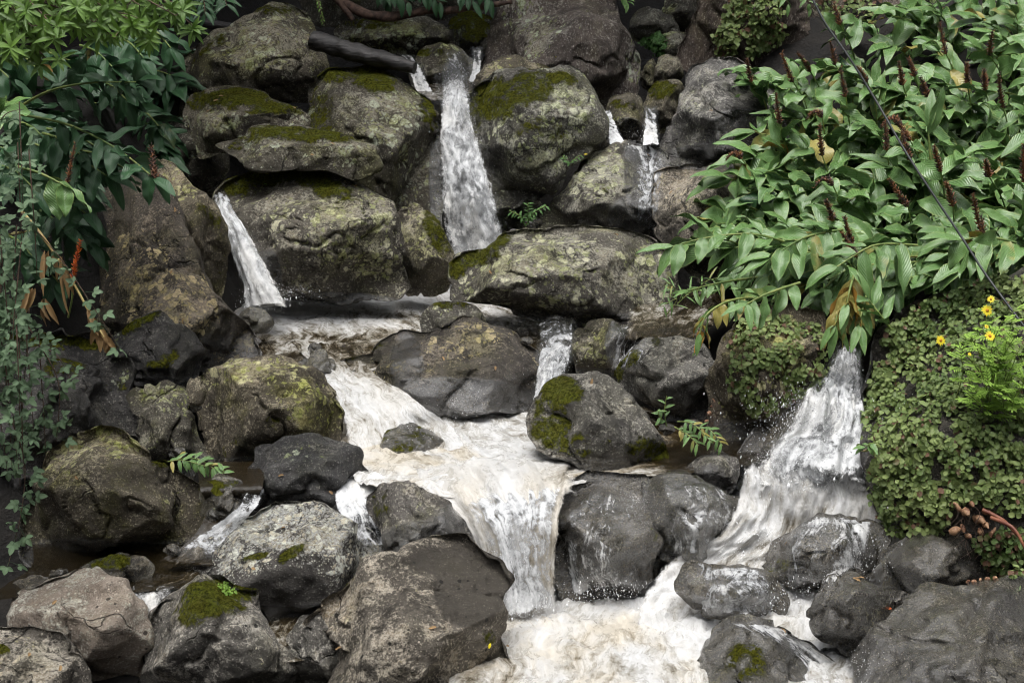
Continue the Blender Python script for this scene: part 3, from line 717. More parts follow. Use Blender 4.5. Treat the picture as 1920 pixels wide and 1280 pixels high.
rock("small tan stone at the edge of the brown side pool",
     [(1290,885),(1310,862),(1345,852),(1375,862),(1385,900),(1370,925),(1320,915)], 7.5, 'grey', 56, H=.4, wet=[(1340,890,40,30,.5)], step=4)
rock("big wet boulder with thin streaks of water right of the central chute",
     [(1030,975),(1045,940),(1075,912),(1110,894),(1170,886),(1212,897),(1230,940),(1238,1035),(1228,1090),(1190,1125),(1110,1130),(1055,1115),(1036,1040)],
     7.1, 'wet', 57, H=.4, tilt=.5, planes=[(-.25,.6,.75,.68),(.2,-.1,.97,.78),(.6,0,.8,.8)], wet=[(1130,1000,130,150,1)], lich=[(1050,970,12,12,1)], moss=[(1222,1000,12,60,.3)])
rock("wet rounded boulder washed by spray, right neighbour of the boulder beside the central chute",
     [(1205,905),(1260,892),(1315,899),(1372,925),(1402,960),(1405,1000),(1382,1035),(1310,1055),(1230,1050),(1215,980)], 7.15, 'wet', 58, H=.4, tilt=.5, planes=[(.1,.6,.8,.68)], wet=[(1300,970,130,100,1)])
rock("wet domed boulder amid foam at the foot of the right-hand waterfall",
     [(1425,1062),(1455,1025),(1498,985),(1550,964),(1605,964),(1652,985),(1670,1012),(1645,1058),(1605,1090),(1530,1105),(1455,1095)], 6.82, 'wet', 59, H=.42, tilt=.5, planes=[(-.2,.6,.75,.7)], wet=[(1550,1030,140,80,1)], moss=[(1470,1060,40,20,.45)])
rock("low oval wet boulder ringed by foam in the bottom pool",
     [(1272,1090),(1292,1063),(1330,1049),(1382,1054),(1432,1075),(1478,1110),(1482,1145),(1440,1165),(1380,1162),(1300,1150),(1275,1120)], 6.65, 'wet', 60, H=.42, tilt=.4, wet=[(1370,1100,120,60,1)], lich=[(1308,1095,16,20,1),(1365,1080,10,8,1)])
rock("brown streaked wet boulder at the bottom edge with water sliding off its right",
     [(1290,1280),(1318,1205),(1345,1172),(1400,1167),(1470,1180),(1515,1200),(1560,1250),(1590,1330),(1560,1370),(1300,1370)], 6.15, 'wet', 61, H=.42, tilt=.4, planes=[(.3,.5,.8,.7)], wet=[(1430,1250,150,100,1)], moss=[(1400,1240,40,40,.4)])
rock("small dark hump-backed wet rock left of the large wet slab",
     [(1510,1145),(1523,1107),(1558,1085),(1600,1084),(1632,1100),(1680,1110),(1712,1122),(1690,1155),(1640,1178),(1612,1205),(1590,1228),(1558,1205),(1518,1178)], 6.3, 'wet', 62, H=.45, wet=[(1600,1150,120,80,.9)], lich=[(1645,1150,14,12,.9)], center=(1590,1145))
rock("large smooth wet slab shining in the lower right corner",
     [(1595,1235),(1640,1180),(1700,1137),(1760,1111),(1830,1095),(2000,1085),(2040,1370),(1660,1370),(1610,1290)], 6.1, 'wet', 63, H=.36, tilt=.8, planes=[(-.25,.6,.75,.6),(-.5,.1,.85,.75)], wet=[(1780,1220,300,150,1)], lich=[(1850,1180,40,26,.4)], nrand=2, center=(1800,1225))
rock("black wet rock under the fringe of the creeper mound",
     [(1640,1095),(1662,1045),(1698,1010),(1760,985),(1812,1000),(1842,1040),(1848,1090),(1800,1115),(1720,1120),(1660,1118)], 6.75, 'wet', 64, H=.42, tilt=.3, planes=[(-.2,.55,.8,.7)], wet=[(1740,1050,130,70,1)], amp=1.3)
rock("stone bank buried under the dense creeper mound at right",
     [(1618,780),(1630,700),(1650,640),(1700,590),(1760,548),(1850,522),(2000,500),(2100,800),(2060,1110),(1900,1100),(1830,1050),(1780,1010),(1690,1005),(1655,970),(1632,900)], 7.35, 'dark', 65, H=.3, tilt=.4, planes=[(-.3,.5,.8,.7)], amp=.6, center=(1850,800), nrand=2)
rock("olive rock awash under the rushing chute",
     [(690,835),(705,795),(740,785),(785,795),(825,830),(840,860),(790,875),(715,870)], 8.0, 'wet', 66, H=.4, tilt=.8, wet=[(760,830,100,60,1)], moss=[(760,820,60,30,.3)], step=4)
rock("small wet stone splashed at the lip of the rushing chute",
     [(560,690),(575,668),(605,662),(628,680),(632,710),(600,725),(570,715)], 8.75, 'wet', 67, H=.45, wet=[(600,690,60,40,1)], step=4)
# shaded stones deep in the gaps
for i, (pts, D) in enumerate([
    ([(-40,330),(-20,180),(60,110),(160,90),(240,140),(300,220),(310,320),(200,400),(60,420)], 11.6),
    ([(560,330),(600,300),(680,330),(740,370),(720,420),(620,400)], 11.2),
    ([(900,400),(930,370),(1000,370),(1040,420),(1000,460),(920,470)], 11.6),
    ([(-60,500),(-20,400),(80,380),(190,430),(220,560),(150,650),(-40,660)], 9.3),
    ([(300,250),(340,220),(420,280),(430,350),(380,390),(320,340)], 11.2),
    ([(-60,20),(40,-60),(240,-60),(330,20),(300,110),(150,140),(-20,120)], 13.2),
    ([(560,-10),(600,-50),(760,-60),(900,-50),(900,30),(760,40),(600,50)], 14.3)]):
    rock("dark boulder deep in shade in a gap between the larger boulders", pts, D, 'upper', 80 + i, H=.35, step=7, group="shaded boulders in the gaps")


# small stones lodged in the gaps
for i, (u, v, a, b, D) in enumerate([(412,965,26,15,7.12),(446,948,22,13,7.2),(430,905,18,11,7.35),(455,935,14,9,7.25),(300,905,20,12,7.5),(345,925,13,9,7.35),(520,1215,14,10,6.55),(545,1240,12,9,6.45),(700,590,14,8,10.2),(985,640,14,9,8.9),(1140,275,16,11,11.3),(1215,262,12,9,11.3),
    (1300,800,16,11,7.75),(1250,805,14,10,7.85),(1345,850,15,9,7.6),(110,1075,18,11,6.75),(320,1030,16,9,6.9),(1680,1125,15,8,6.35),(1740,1112,12,7,6.4),(590,650,14,9,9.0),(470,640,16,9,9.0),(300,745,16,11,7.9),(330,850,18,12,7.6),(1000,420,18,12,10.9),(960,440,14,9,10.6),(650,385,16,10,10.3),(1190,255,10,7,11.4)]):
    rr_ = np.random.RandomState(900 + i)
    th = np.linspace(0, 2 * np.pi, 9)[:-1]
    rock("small rounded stone lodged in a gap between the boulders", [(u + a * math.cos(t) * rr_.uniform(.8, 1.15), v + b * math.sin(t) * rr_.uniform(.8, 1.15)) for t in th], D, ['olive', 'wet', 'grey'][i % 3], 300 + i, H=.5, step=3.2, group="small stones in the gaps", name="stone", cat="stone", amp=.5, wet=[(u, v, 30, 20, .6)])

ALLV, ALLF = np.concatenate(BV), np.concatenate(BF)
BVH = BVHTree.FromPolygons(ALLV.tolist(), ALLF.tolist())

def hit_Y(u, v):
    """world Y of the first stone seen at a photo pixel, or None"""
    k, s = kdir(u, v)
    d = Vector((float(k), 1.0, float(s))).normalized()
    h = BVH.ray_cast(Vector((0, 0, CZ)), d)
    return h[0].y if h[0] is not None else None
# ------------------------------------------------------------------ water
def water_material(name, veil, tan=0.5, deep=(0.017, 0.0125, 0.006), soft=0.45, bsc=30, comb=None, film=0.25):
    s = Sh(name)
    uv = s.n("UVMap", None, uv_map="flow").outputs[0]
    foam, edge, tanw = s.attr("foam"), s.attr("edge"), s.attr("tan")
    pos = s.n("NewGeometry").outputs["Position"]
    wob = s.vadd(s.vmul(s.vadd(s.noisec(pos, 2.2, 2), (-0.5, -0.5, -0.5)), (0.34, 0.3, 0.0)), s.vmul(s.vadd(s.noisec(pos, 9.0, 2), (-0.5, -0.5, -0.5)), (0.07, 0.07, 0.0)))
    q = s.vadd(uv, wob)
    a = s.noise(s.vmul(q, (6, 2.0, 1)), 1.0, 7, 0.62, 0.4)
    b = s.noise(s.vmul(q, (bsc, 6, 1)), 1.0, 6, 0.66, 0.3)
    c = s.noise(pos, 17.0, 7, 0.72)
    e = s.noise(s.vmul(q, (130, 34, 1)), 1.0, 3, 0.6)
    wts = (0.30, 0.33, 0.37) if veil else (0.40, 0.33, 0.27)
    wts = comb or wts
    val = s.addv(s.addv(s.mul(a, wts[0]), s.mul(b, wts[1])), s.mul(c, wts[2]))
    val = s.addv(s.addv(s.mul(s.addv(val, -0.5), 4.2), 0.5), s.mul(s.addv(e, -0.5), 0.35))
    thr = s.addv(s.addv(val, foam), -1.0)
    t = s.mr(thr, -soft, soft + 0.5, smooth=False)
    tn = s.ma('MULTIPLY', s.mr(s.noise(s.vadd(s.vmul(q, (2.0, 1.0, 1)), (3.3, 1.2, 0)), 1.0, 5, 0.6, 0.3), 0.44, 0.62), s.mul(tanw, tan), clamp=True)
    rp = s.n("ValToRGB", {"Fac": t})
    cr = rp.color_ramp
    cr.elements[0].position = 0.0; cr.elements[0].color = (*deep, 1)
    cr.elements[1].position = 1.0; cr.elements[1].color = (0.735, 0.74, 0.74, 1)
    for ps, cc in ((0.2, tuple(x * 2.0 for x in deep)), (0.34, (0.17, 0.15, 0.115)), (0.5, (0.42, 0.405, 0.37)), (0.66, (0.56, 0.555, 0.54))):
        el = cr.elements.new(ps); el.color = (*cc, 1)
    col = s.mix(tn, rp.outputs[0], s.mix(1.0, rp.outputs[0], (0.95, 0.83, 0.63), 'MULTIPLY'))
    hb = s.addv(s.addv(s.mul(a, 0.5), s.mul(b, 0.6)), s.addv(s.mul(c, 0.7), s.mul(e, 0.16)))
    nf = s.bump(hb, 0.45 if veil else 0.55, 0.03)
    ro = s.mr(t, 0.2, 0.8, 0.05, 0.32)
    if veil:
        al = s.mr(s.addv(thr, s.mul(s.addv(edge, -1.0), 1.7)), -0.16, 0.26)
        al = s.mul(al, s.mr(edge, 0.0, 0.12))
        wcol = s.mix(s.mr(thr, -0.05, 0.75), (0.40, 0.41, 0.42), (0.80, 0.81, 0.81))
        wcol = s.mix(s.mul(tn, 0.6), wcol, s.mix(1.0, wcol, (0.92, 0.78, 0.55), 'MULTIPLY'))
        foam_sh = s.bsdf(wcol, 0.4, nf, **{"Specular IOR Level": 0.4})
        tr = s.n("BsdfTransparent").outputs[0]
        gl = s.n("BsdfGlossy", {"Color": (1, 1, 1), "Roughness": 0.12}); s.put(gl.inputs["Normal"], nf)
        fr = s.n("Fresnel", {"IOR": 1.33}); s.put(fr.inputs["Normal"], nf)
        film = s.n("MixShader", {0: s.mul(s.ma('MULTIPLY', fr.outputs[0], 1.0, clamp=True), s.mul(edge, film)), 1: tr, 2: gl.outputs[0]}).outputs[0]
        sh = s.n("MixShader", {0: al, 1: film, 2: foam_sh}).outputs[0]
    else:
        sh = s.bsdf(col, ro, nf, **{"Specular IOR Level": 0.5})
        tr = s.n("BsdfTransparent").outputs[0]
        sh = s.n("MixShader", {0: s.mr(s.addv(edge, s.mul(s.addv(val, -0.6), 0.5)), 0.0, 0.3), 1: tr, 2: sh}).outputs[0]
    return s.done(sh)

M['pool'] = water_material("stream_water", False, tan=0.55)
M['fall'] = water_material("falling_water", True, tan=0.35)
M['chute'] = water_material("brown_white_water", False, tan=1.0, deep=(0.17, 0.13, 0.07), soft=0.5, bsc=18, comb=(0.42, 0.33, 0.25))

def ribbon(name, label, rows, mat, step=6.0, amp=0.02, bulge=0.0, drape=0.0, feather=(0.15, 0.15, 0.05, 0.05), spots=(), seed=0,
           nscale=(6, 2.2), cat="water", build=True, foam_add=0.0, off=0.0, tan=1.0, fast=1.0, tan_end=None):
    """rows: uL,vL,uR,vR, spec(Y | (YL,YR) | 'z' height as ('z',h)), foam at left, middle, right"""
    L, Rr, Fm = [], [], []
    for r in rows:
        uL, vL, uR, vR, sp = r[:5]
        if isinstance(sp, tuple) and sp[0] == 'z':
            L.append(at_z(uL, vL, sp[1])); Rr.append(at_z(uR, vR, sp[1]))
        else:
            a, b = sp if isinstance(sp, tuple) else (sp, sp)
            L.append(at(uL, vL, a)); Rr.append(at(uR, vR, b))
        f = r[5:] if len(r) > 5 else (0.6,)
        Fm.append(f if len(f) == 3 else (f[0],) * 3)
    L, Rr, Fm = np.array(L), np.array(Rr), np.array(Fm, float)
    pl = np.array([[r[0], r[1]] for r in rows], float); pr = np.array([[r[2], r[3]] for r in rows], float)
    length = max(np.linalg.norm(np.diff(pl, axis=0), axis=1).sum(), np.linalg.norm(np.diff(pr, axis=0), axis=1).sum())
    width = np.linalg.norm(pl - pr, axis=1).max()
    nv, nu = int(np.clip(length / step, 12, 160)), int(np.clip(width / step, 8, 160))
    allr = catmull(np.hstack([L, Rr]), nv)
    # keep row parameter for foam
    dist = np.concatenate([[0], np.cumsum(np.linalg.norm(np.diff(np.hstack([L, Rr]), axis=0), axis=1))]); dist /= dist[-1]
    tt = np.linspace(0, 1, nv)
    Fi = np.stack([np.interp(tt, dist, Fm[:, j]) for j in range(3)], -1)
    sx = np.linspace(0, 1, nu)
    G = allr[:, None, :3] * (1 - sx)[None, :, None] + allr[:, None, 3:] * sx[None, :, None]
    foam = np.stack([np.interp(sx, [0, 0.5, 1], Fi[i]) for i in range(nv)])
    W = np.linalg.norm(allr[:, :3] - allr[:, 3:], axis=1)
    arc = np.concatenate([[0], np.cumsum(np.linalg.norm(np.diff(G[:, nu // 2], axis=0), axis=1))])
    UV = np.stack([(sx[None] - 0.5) * (0.35 * W[:, None] + 0.65 * W.mean()) + seed * 1.37, np.repeat(arc[:, None], nu, 1) / fast + seed * 2.1], -1)
    miss = None
    if drape:
        miss = np.ones((nv, nu))
        u, v = to_px(G)
        Yd = G[..., 1].copy()
        for i in range(nv):
            for j in range(nu):
                h = hit_Y(u[i, j], v[i, j])
                if h is not None and abs(h - Yd[i, j]) < 0.45:
                    Yd[i, j] = h
                    miss[i, j] = 0
        for _ in range(2):
            Yp = np.pad(Yd, 1, mode='edge')
            Ym = (Yp[:-2, 1:-1] + Yp[2:, 1:-1] + Yp[1:-1, :-2] + Yp[1:-1, 2:]) / 4
            Yd = np.minimum(Yd, 0.5 * Yd + 0.5 * Ym)
        G = at(u, v, Yd - drape)
    # surface normal
    dv, du = np.gradient(G, axis=0), np.gradient(G, axis=1)
    Nn = np.cross(du, dv)
    Nn /= np.linalg.norm(Nn, axis=2)[..., None] + 1e-9
    view = G - np.array([0, 0, CZ])
    Nn *= -np.sign((Nn * view).sum(-1))[..., None]
    c = np.concatenate([UV.reshape(-1, 2) * np.array(nscale), np.full((nu * nv, 1), seed * 3.7)], 1)
    h = 0.6 * fbm(c, 4, seed, 0.6) + 0.5 * ridged(c * np.array([1.7, 1.4, 1]) + 9, 3, seed + 5) - 0.3
    hh = h.reshape(nv, nu) * amp * (0.35 + 0.9 * np.clip(foam, 0, 1))
    b = bulge * np.sin(np.pi * sx)[None, :] + off
    G = G + Nn * (hh + b)[..., None]
    fl, frr, ft, fb = feather
    ed = np.ones((nv, nu))
    if fl: ed = np.minimum(ed, (sx / fl)[None])
    if frr: ed = np.minimum(ed, ((1 - sx) / frr)[None])
    if ft: ed = np.minimum(ed, (tt / ft)[:, None])
    if fb: ed = np.minimum(ed, ((1 - tt) / fb)[:, None])
    if miss is not None:
        mp = np.pad(miss, 1, mode='edge')
        miss = np.maximum.reduce([mp[1:-1, 1:-1], mp[:-2, 1:-1], mp[2:, 1:-1], mp[1:-1, :-2], mp[1:-1, 2:]])
        ed = ed * (1 - miss)
    P = G.reshape(-1, 3)
    pu, pv = to_px(P)
    foam = foam.ravel() + foam_add
    for (ex, ey, ax, ay, st) in spots:
        e = np.hypot((pu - ex) / ax, (pv - ey) / ay)
        foam = foam + st * (1 - sstep(0.3, 1.2, e))
    me = mesh_np(name, P, grid_faces(nv, nu), {"foam": np.clip(foam, -0.6, 1.35), "edge": np.clip(ed, 0, 1).ravel(), "tan": np.repeat(np.linspace(tan, tan if tan_end is None else tan_end, nv), nu)}, UV.reshape(-1, 2))
    o = link(name, me, M[mat])
    tag(o, label, cat, kind="structure")
    return o

NE = (0, 0, 0, 0)
# pools
ribbon("pool_water", "brown foam-streaked water of the upper pool below the two upper waterfalls",
       [(478,535,880,530,('z',1.52),.8,1.05,.9),(470,560,960,552,('z',1.49),1.15,1.2,.95),(440,585,1040,575,('z',1.45),1.2,1.1,.55),(440,612,1100,605,('z',1.415),.95,.85,.3),(440,640,1120,630,('z',1.37),.45,.5,.25),(440,665,1100,655,('z',1.33),.3,.35,.2),(430,700,900,690,('z',1.27),.4,.5,.2)],
       'pool', feather=NE, amp=0.022, spots=[(530,580,70,22,.4),(680,560,140,14,.3),(700,592,110,7,-.3),(590,650,70,14,.4),(560,630,50,9,-.2)], nscale=(5, 6), seed=1, tan=.35)
ribbon("pool_water", "churning white and beige foam of the middle pool",
       [(620,742,1080,730,('z',1.05),1.0,1.05,.95),(610,790,1290,785,('z',1.02),1.0,.95,.2),(610,840,1400,825,('z',.99),1.05,.95,-.15),(645,885,1420,870,('z',.965),1.05,1.0,-.1),(700,914,1095,906,('z',.95),1.05,1.05,1),(790,940,1085,925,('z',.92),1,1.0,.9)],
       'pool', feather=(0,.04,0,.06), amp=0.022, spots=[(960,815,50,26,-.15),(1290,855,80,30,-.6),(1180,885,60,10,.2)], nscale=(6, 5), seed=2, tan=1.2)
ribbon("pool_water", "beige white foaming water of the bottom pool",
       [(860,1080,1720,1080,('z',.41),1.1,1.15,1.1),(860,1140,1720,1140,('z',.40),1.15,1.2,1.05),(850,1210,1720,1210,('z',.39),.92,1.0,.9),(840,1290,1720,1290,('z',.375),.88,.95,.85),(820,1400,1740,1400,('z',.36),.95,1.0,.9)],
       'pool', feather=NE, amp=0.028, nscale=(6, 5), seed=3, tan=1.2, spots=[(1380,1150,60,12,-.3)])
ribbon("pool_water", "dark clear water of the side pool between the pale boulder and the wide dark boulder",
       [(60,1020,440,1000,('z',.64),-.3,-.05,.35),(60,1060,420,1045,('z',.62),-.3,-.1,.4),(20,1090,380,1085,('z',.60),-.2,-.15,.3),(-40,1125,345,1105,('z',.585),-.2,-.1,.2)],
       'pool', feather=NE, amp=0.018, nscale=(9, 9), seed=4, tan=.4)
ribbon("pool_water", "dark still water behind the wide dark boulder at left",
       [(370,866,500,866,('z',.99),-.45),(375,915,492,912,('z',.965),-.4),(388,948,480,942,(7.2,7.2),-.2),(374,990,455,988,(7.06,7.06),.1),(340,1025,425,1032,6.95,.2),(290,1055,415,1065,6.83,.1)], 'pool', feather=(0,0,0,.1), amp=0.01, seed=5)
ribbon("pool_water", "white flecked water beside the large central boulder at right",
       [(1195,548,1360,545,('z',1.6),.2),(1180,580,1360,578,('z',1.56),.4,.5,.3),(1175,610,1340,610,('z',1.52),.35,.45,.25),(1165,640,1300,640,('z',1.46),.1,.1,.1)], 'pool', feather=(.2,.2,.3,.2), amp=0.03, nscale=(6, 6), seed=6, tan=.3)
ribbon("pool_water", "small patch of bright white water seen under the ginger leaves at upper right",
       [(1395,282,1500,240,11.2,.9),(1400,300,1510,292,10.95,1.0)], 'pool', feather=NE, amp=0.02, seed=7, tan=0)
ribbon("pool_water", "dark water at the head of the main waterfall",
       [(765,140,925,140,12.6,.3),(775,168,905,168,12.0,.3,.5,.3),(790,188,895,188,11.6,.4,.6,.4)], 'pool', feather=NE, amp=0.015, seed=8, tan=0)
ribbon("pool_water", "sliver of white water between the block with the mossy top and the small tan block",
       [(500,1140,570,1140,('z',.42),.4),(500,1180,570,1180,('z',.41),.5,.5,.2),(500,1240,570,1240,('z',.40),.6,.5,.2)], 'pool', feather=NE, amp=0.02, seed=9, tan=.3)
# slopes of white water
ribbon("rapids", "white rapids racing down between the yellow-lichened boulder and the cracked brown rock",
       [(540,640,680,648,('z',1.37),.4,.35,.2),(568,668,685,672,8.95,.65,.6,.5),(590,700,696,694,8.72,.9,.85,.8),(618,735,735,722,8.45,1.1,1,1),(640,780,800,765,8.15,1.1,1.0,1.1),(648,830,850,800,(7.92,8.13),1,.85,.95),(640,880,880,850,(7.72,7.84),1,1,1)],
       'pool', feather=(0.1, 0.08, 0, 0.1), amp=0.028, spots=[(770,835,70,34,-.45),(720,790,60,20,-.15)], seed=11, nscale=(8, 3), cat="rapids", tan=.4, fast=1.6)
ribbon("waterfall", "thick beige and white chute pouring from the middle pool into the bottom pool",
       [(745,885,1085,868,(7.52,7.62),1.05,1.05,1),(790,915,1082,888,(7.27,7.42),1.1,1.1,1.05),(822,937,1078,908,(7.12,7.22),1.1,1.15,1.1),(862,972,1062,940,(7.03,7.1),1.0,1.15,1.1),(888,1012,1052,982,6.97,.85,1.1,1.05),(906,1060,1044,1038,6.92,.8,1.05,.85),(918,1110,1042,1092,6.88,.85,1.0,.8),(924,1178,1046,1158,6.84,1,1,.95)],
       'chute', feather=(0.1, 0.16, 0.12, 0.04), amp=0.03, bulge=0.05, seed=12, nscale=(9, 1.2), cat="waterfall", tan=.1, tan_end=1.0, fast=2.4)
ribbon("waterfall", "loose white strands breaking over the front of the thick chute",
       [(800,930,1085,895,(7.1,7.25),.5,.6,.6),(850,965,1072,932,(7.0,7.1),.6,.75,.75),(882,1005,1060,975,6.92,.6,.7,.75),(904,1060,1052,1030,6.86,.55,.65,.65),(916,1115,1050,1090,6.82,.65,.7,.6),(915,1175,1056,1160,6.78,.9,1,.9)],
       'fall', feather=(.15, .15, .15, .1), amp=0.035, bulge=0.03, seed=18, nscale=(12, 2), cat="waterfall", tan=.3, fast=2.2)
ribbon("rapids", "white spill leaving the middle pool left of the pitted tan rock",
       [(635,880,760,890,('z',.978),1),(618,935,715,938,7.22,.95,.95,.8),(635,985,735,985,7.05,.7,.6,.5),(690,1040,755,1035,6.97,.5,.6,.5)], 'fall', feather=(.15,.15,.02,.1), amp=0.03, seed=13, cat="rapids")
ribbon("rapids", "white rapids spreading over the wet boulders below the right-hand waterfall",
       [(1395,865,1672,865,7.26,.9,1,1),(1380,940,1690,940,7.16,1.05,1.1,1),(1345,1000,1690,1000,(7.08,7.1),1,.9,.9),(1260,1050,1680,1060,(7.02,7.04),.95,.85,.8),(1225,1090,1670,1110,(6.9,6.85),1,.9,.9),(1195,1140,1660,1160,(6.8,6.55),1.05,1,.95),(1190,1200,1650,1230,(6.6,6.25),1.05,1.0,.9)],
       'pool', feather=(0.08, 0.06, 0.12, 0.02), amp=0.045, nscale=(6, 4), seed=14, cat="rapids", tan=.35)
ribbon("rapids", "thin white stream running down beside the wide dark boulder at left",
       [(462,905,505,915,7.3,.5),(440,945,485,955,7.02,.8),(395,980,440,1005,6.98,.6),(340,1015,420,1035,6.85,.45),(300,1040,420,1065,6.75,.3)], 'fall', feather=(.2,.2,.05,.1), amp=0.02, seed=15, cat="rapids")
ribbon("waterfall", "low dark cascade spilling beside the pale boulder",
       [(235,1092,345,1095,6.72,.15,.3,.15),(242,1112,330,1112,6.64,.55,.6,.4),(252,1140,318,1140,6.58,.6,.7,.4),(262,1180,312,1180,6.54,.8,.9,.5)], 'fall', feather=(.12,.12,.05,.1), amp=0.025, seed=16, cat="waterfall")
# falls, in two or three layers
def fall(label, rows, layers=2, gap=0.035, **kw):
    for i in range(layers):
        ribbon("waterfall", label, rows, 'fall', seed=kw.pop('seed', 20) + i * 7, off=i * gap, foam_add=-0.12 * i + kw.get('fa', 0), cat="waterfall", **{k: v for k, v in kw.items() if k not in ('seed', 'fa')})

fall("tall main waterfall plunging between the two mossy boulders at the top centre",
     [(806,168,898,168,11.7,.25,.3,.2),(808,186,896,186,11.5,.4,.5,.35),(810,212,896,214,11.32,.8,.95,.8),(805,270,914,270,11.12,.9,1.05,.9),(804,340,940,330,10.98,.9,1.0,.9),(806,410,966,395,10.86,.85,.9,.85),(818,492,978,475,10.8,.95,1.0,.95)],
     3, 0.07, seed=20, fast=1.5, amp=0.05, bulge=0.10, nscale=(9, 5), feather=(.28, .28, .03, .02), step=4)
fall("left waterfall slipping out from under the shaded rocks beside the broad boulder",
     [(394,390,442,390,9.95,.65),(398,412,454,408,9.83,.8,.9,.7),(416,450,478,440,9.7,.8,.95,.7),(430,500,508,485,9.58,.8,.95,.75),(442,545,534,530,9.5,.9,1.05,.85),(445,590,560,580,9.42,1.05,1.1,1)],
     2, 0.05, seed=30, fast=2.0, amp=0.04, bulge=0.07, nscale=(9, 2.5), feather=(.25, .25, .02, .02), step=4)
fall("right-hand waterfall gushing out beneath the ginger and bursting on the wet rock",
     [(1555,675,1612,672,8.1,.65),(1546,712,1618,706,7.95,.6,.85,.5),(1522,752,1624,748,7.7,.6,.9,.6),(1462,790,1636,785,7.5,.75,1.05,.8),(1400,845,1645,845,7.4,.7,1.0,.9),(1372,905,1655,905,7.27,.75,1.0,.95),(1370,970,1675,965,7.12,.95,1.05,1)],
     3, 0.045, seed=40, fast=1.6, amp=0.07, bulge=0.05, nscale=(6, 3.5), feather=(.25, .15, .04, .16), step=5)
fall("short broken cascade between the cracked brown rock and the rounded brown rock",
     [(1000,618,1085,612,9.15,.3),(1002,650,1084,645,8.9,.5,.6,.5),(1000,690,1076,685,8.7,.6,.75,.55),(998,735,1060,728,8.5,.7,.85,.5),(990,790,1060,780,8.3,.9)], 2, 0.04, seed=50, amp=0.035, bulge=0.05, nscale=(9, 3), step=4)
fall("thin left one of the two small falls beside the smooth stone", [(1128,203,1146,203,11.75,.7),(1134,232,1156,232,11.5,.8),(1138,275,1178,272,11.15,.95)], 1, seed=60, amp=0.02, feather=(.2, .2, .05, .05), step=3)
fall("thin right one of the two small falls beside the smooth stone", [(1203,198,1236,198,11.7,.5,.3,.5),(1204,230,1236,230,11.45,.8,.6,.8),(1200,275,1242,275,11.1,1)], 1, seed=62, amp=0.02, feather=(.2, .2, .05, .05), step=3)
fall("narrow white trickle left of the small rounded rock at the waterfall's head", [(742,100,776,100,12.3,.5),(760,135,796,135,12.1,.7),(778,178,818,176,11.9,.85)], 1, seed=64, amp=0.02, feather=(.2, .2, .05, .05), step=3)
fall("narrow white trickle right of the small rounded rock at the waterfall's head", [(880,88,908,88,12.4,.4),(884,115,906,115,12.2,.75),(874,160,902,158,12.0,.8)], 1, seed=66, amp=0.02, feather=(.2, .2, .05, .05), step=3)
VE = dict(drape=0.012, amp=0.006, fast=2.2, nscale=(12, 2), feather=(.2, .2, .1, .1), step=5)
fall("white veil of water over the small rounded rock at the waterfall's head", [(815,90,880,92,12.2,.2),(830,115,886,118,12.1,.42,.5,.35),(842,145,888,150,12.0,.45,.55,.35),(846,180,880,180,11.9,.6)], 1, seed=70, **VE)
fall("glossy sheet of water sliding down the grey boulder under the thin falls", [(1140,262,1250,262,11.0,.6),(1172,290,1256,300,10.9,.3,.4,.3),(1186,360,1250,360,10.8,.3,.42,.3),(1180,450,1240,450,10.7,.35,.45,.3)], 1, seed=72, **VE)
fall("thin streaks of water running down the big wet boulder by the central chute", [(1035,925,1230,888,7.1,.4,.28,.2),(1030,985,1236,960,7.0,.55,.32,.18),(1032,1060,1236,1040,6.95,.5,.42,.2),(1040,1135,1228,1110,6.9,.7,.6,.35)], 1, seed=74, **VE)
fall("thin film of streaked water over the rounded boulder next to the big wet boulder", [(1220,892,1370,905,7.1,.5,.4,.6),(1220,960,1405,960,7.0,.2,.3,.45),(1225,1055,1390,1045,6.95,.3,.4,.5)], 1, seed=76, **VE)
fall("streaks of water on the domed boulder below the right-hand waterfall", [(1480,958,1660,958,7.0,.8),(1440,1010,1672,1010,6.9,.35,.32,.6),(1430,1060,1660,1060,6.85,.35,.34,.6),(1450,1105,1620,1100,6.8,.75)], 1, seed=78, **VE)
fall("streaks of water on the low oval boulder in the bottom pool", [(1275,1045,1440,1060,6.6,.6),(1270,1090,1485,1105,6.5,.25,.3,.45),(1280,1155,1485,1165,6.45,.55)], 1, seed=80, **VE)
fall("water sliding over the shoulder of the brown streaked boulder at the bottom edge", [(1330,1160,1480,1165,6.15,.7),(1390,1185,1545,1200,6.05,.3,.6,.85),(1480,1230,1590,1250,5.95,.3,.6,.8),(1520,1320,1620,1320,5.9,.4,.8,.9)], 1, seed=82, **VE)
fall("clear water sliding over the right side of the rounded brown rock", [(1130,598,1260,600,9.1,.35,.4,.5),(1140,640,1230,640,8.9,.3,.4,.4),(1130,705,1200,705,8.75,.45)], 1, seed=84, **VE)
fall("wet sheen of thin water across the foot of the cracked brown rock", [(760,700,1000,700,8.6,.05),(760,750,1010,745,8.5,.12,.16,.12),(770,790,1010,785,8.3,.3)], 1, seed=86, **VE)

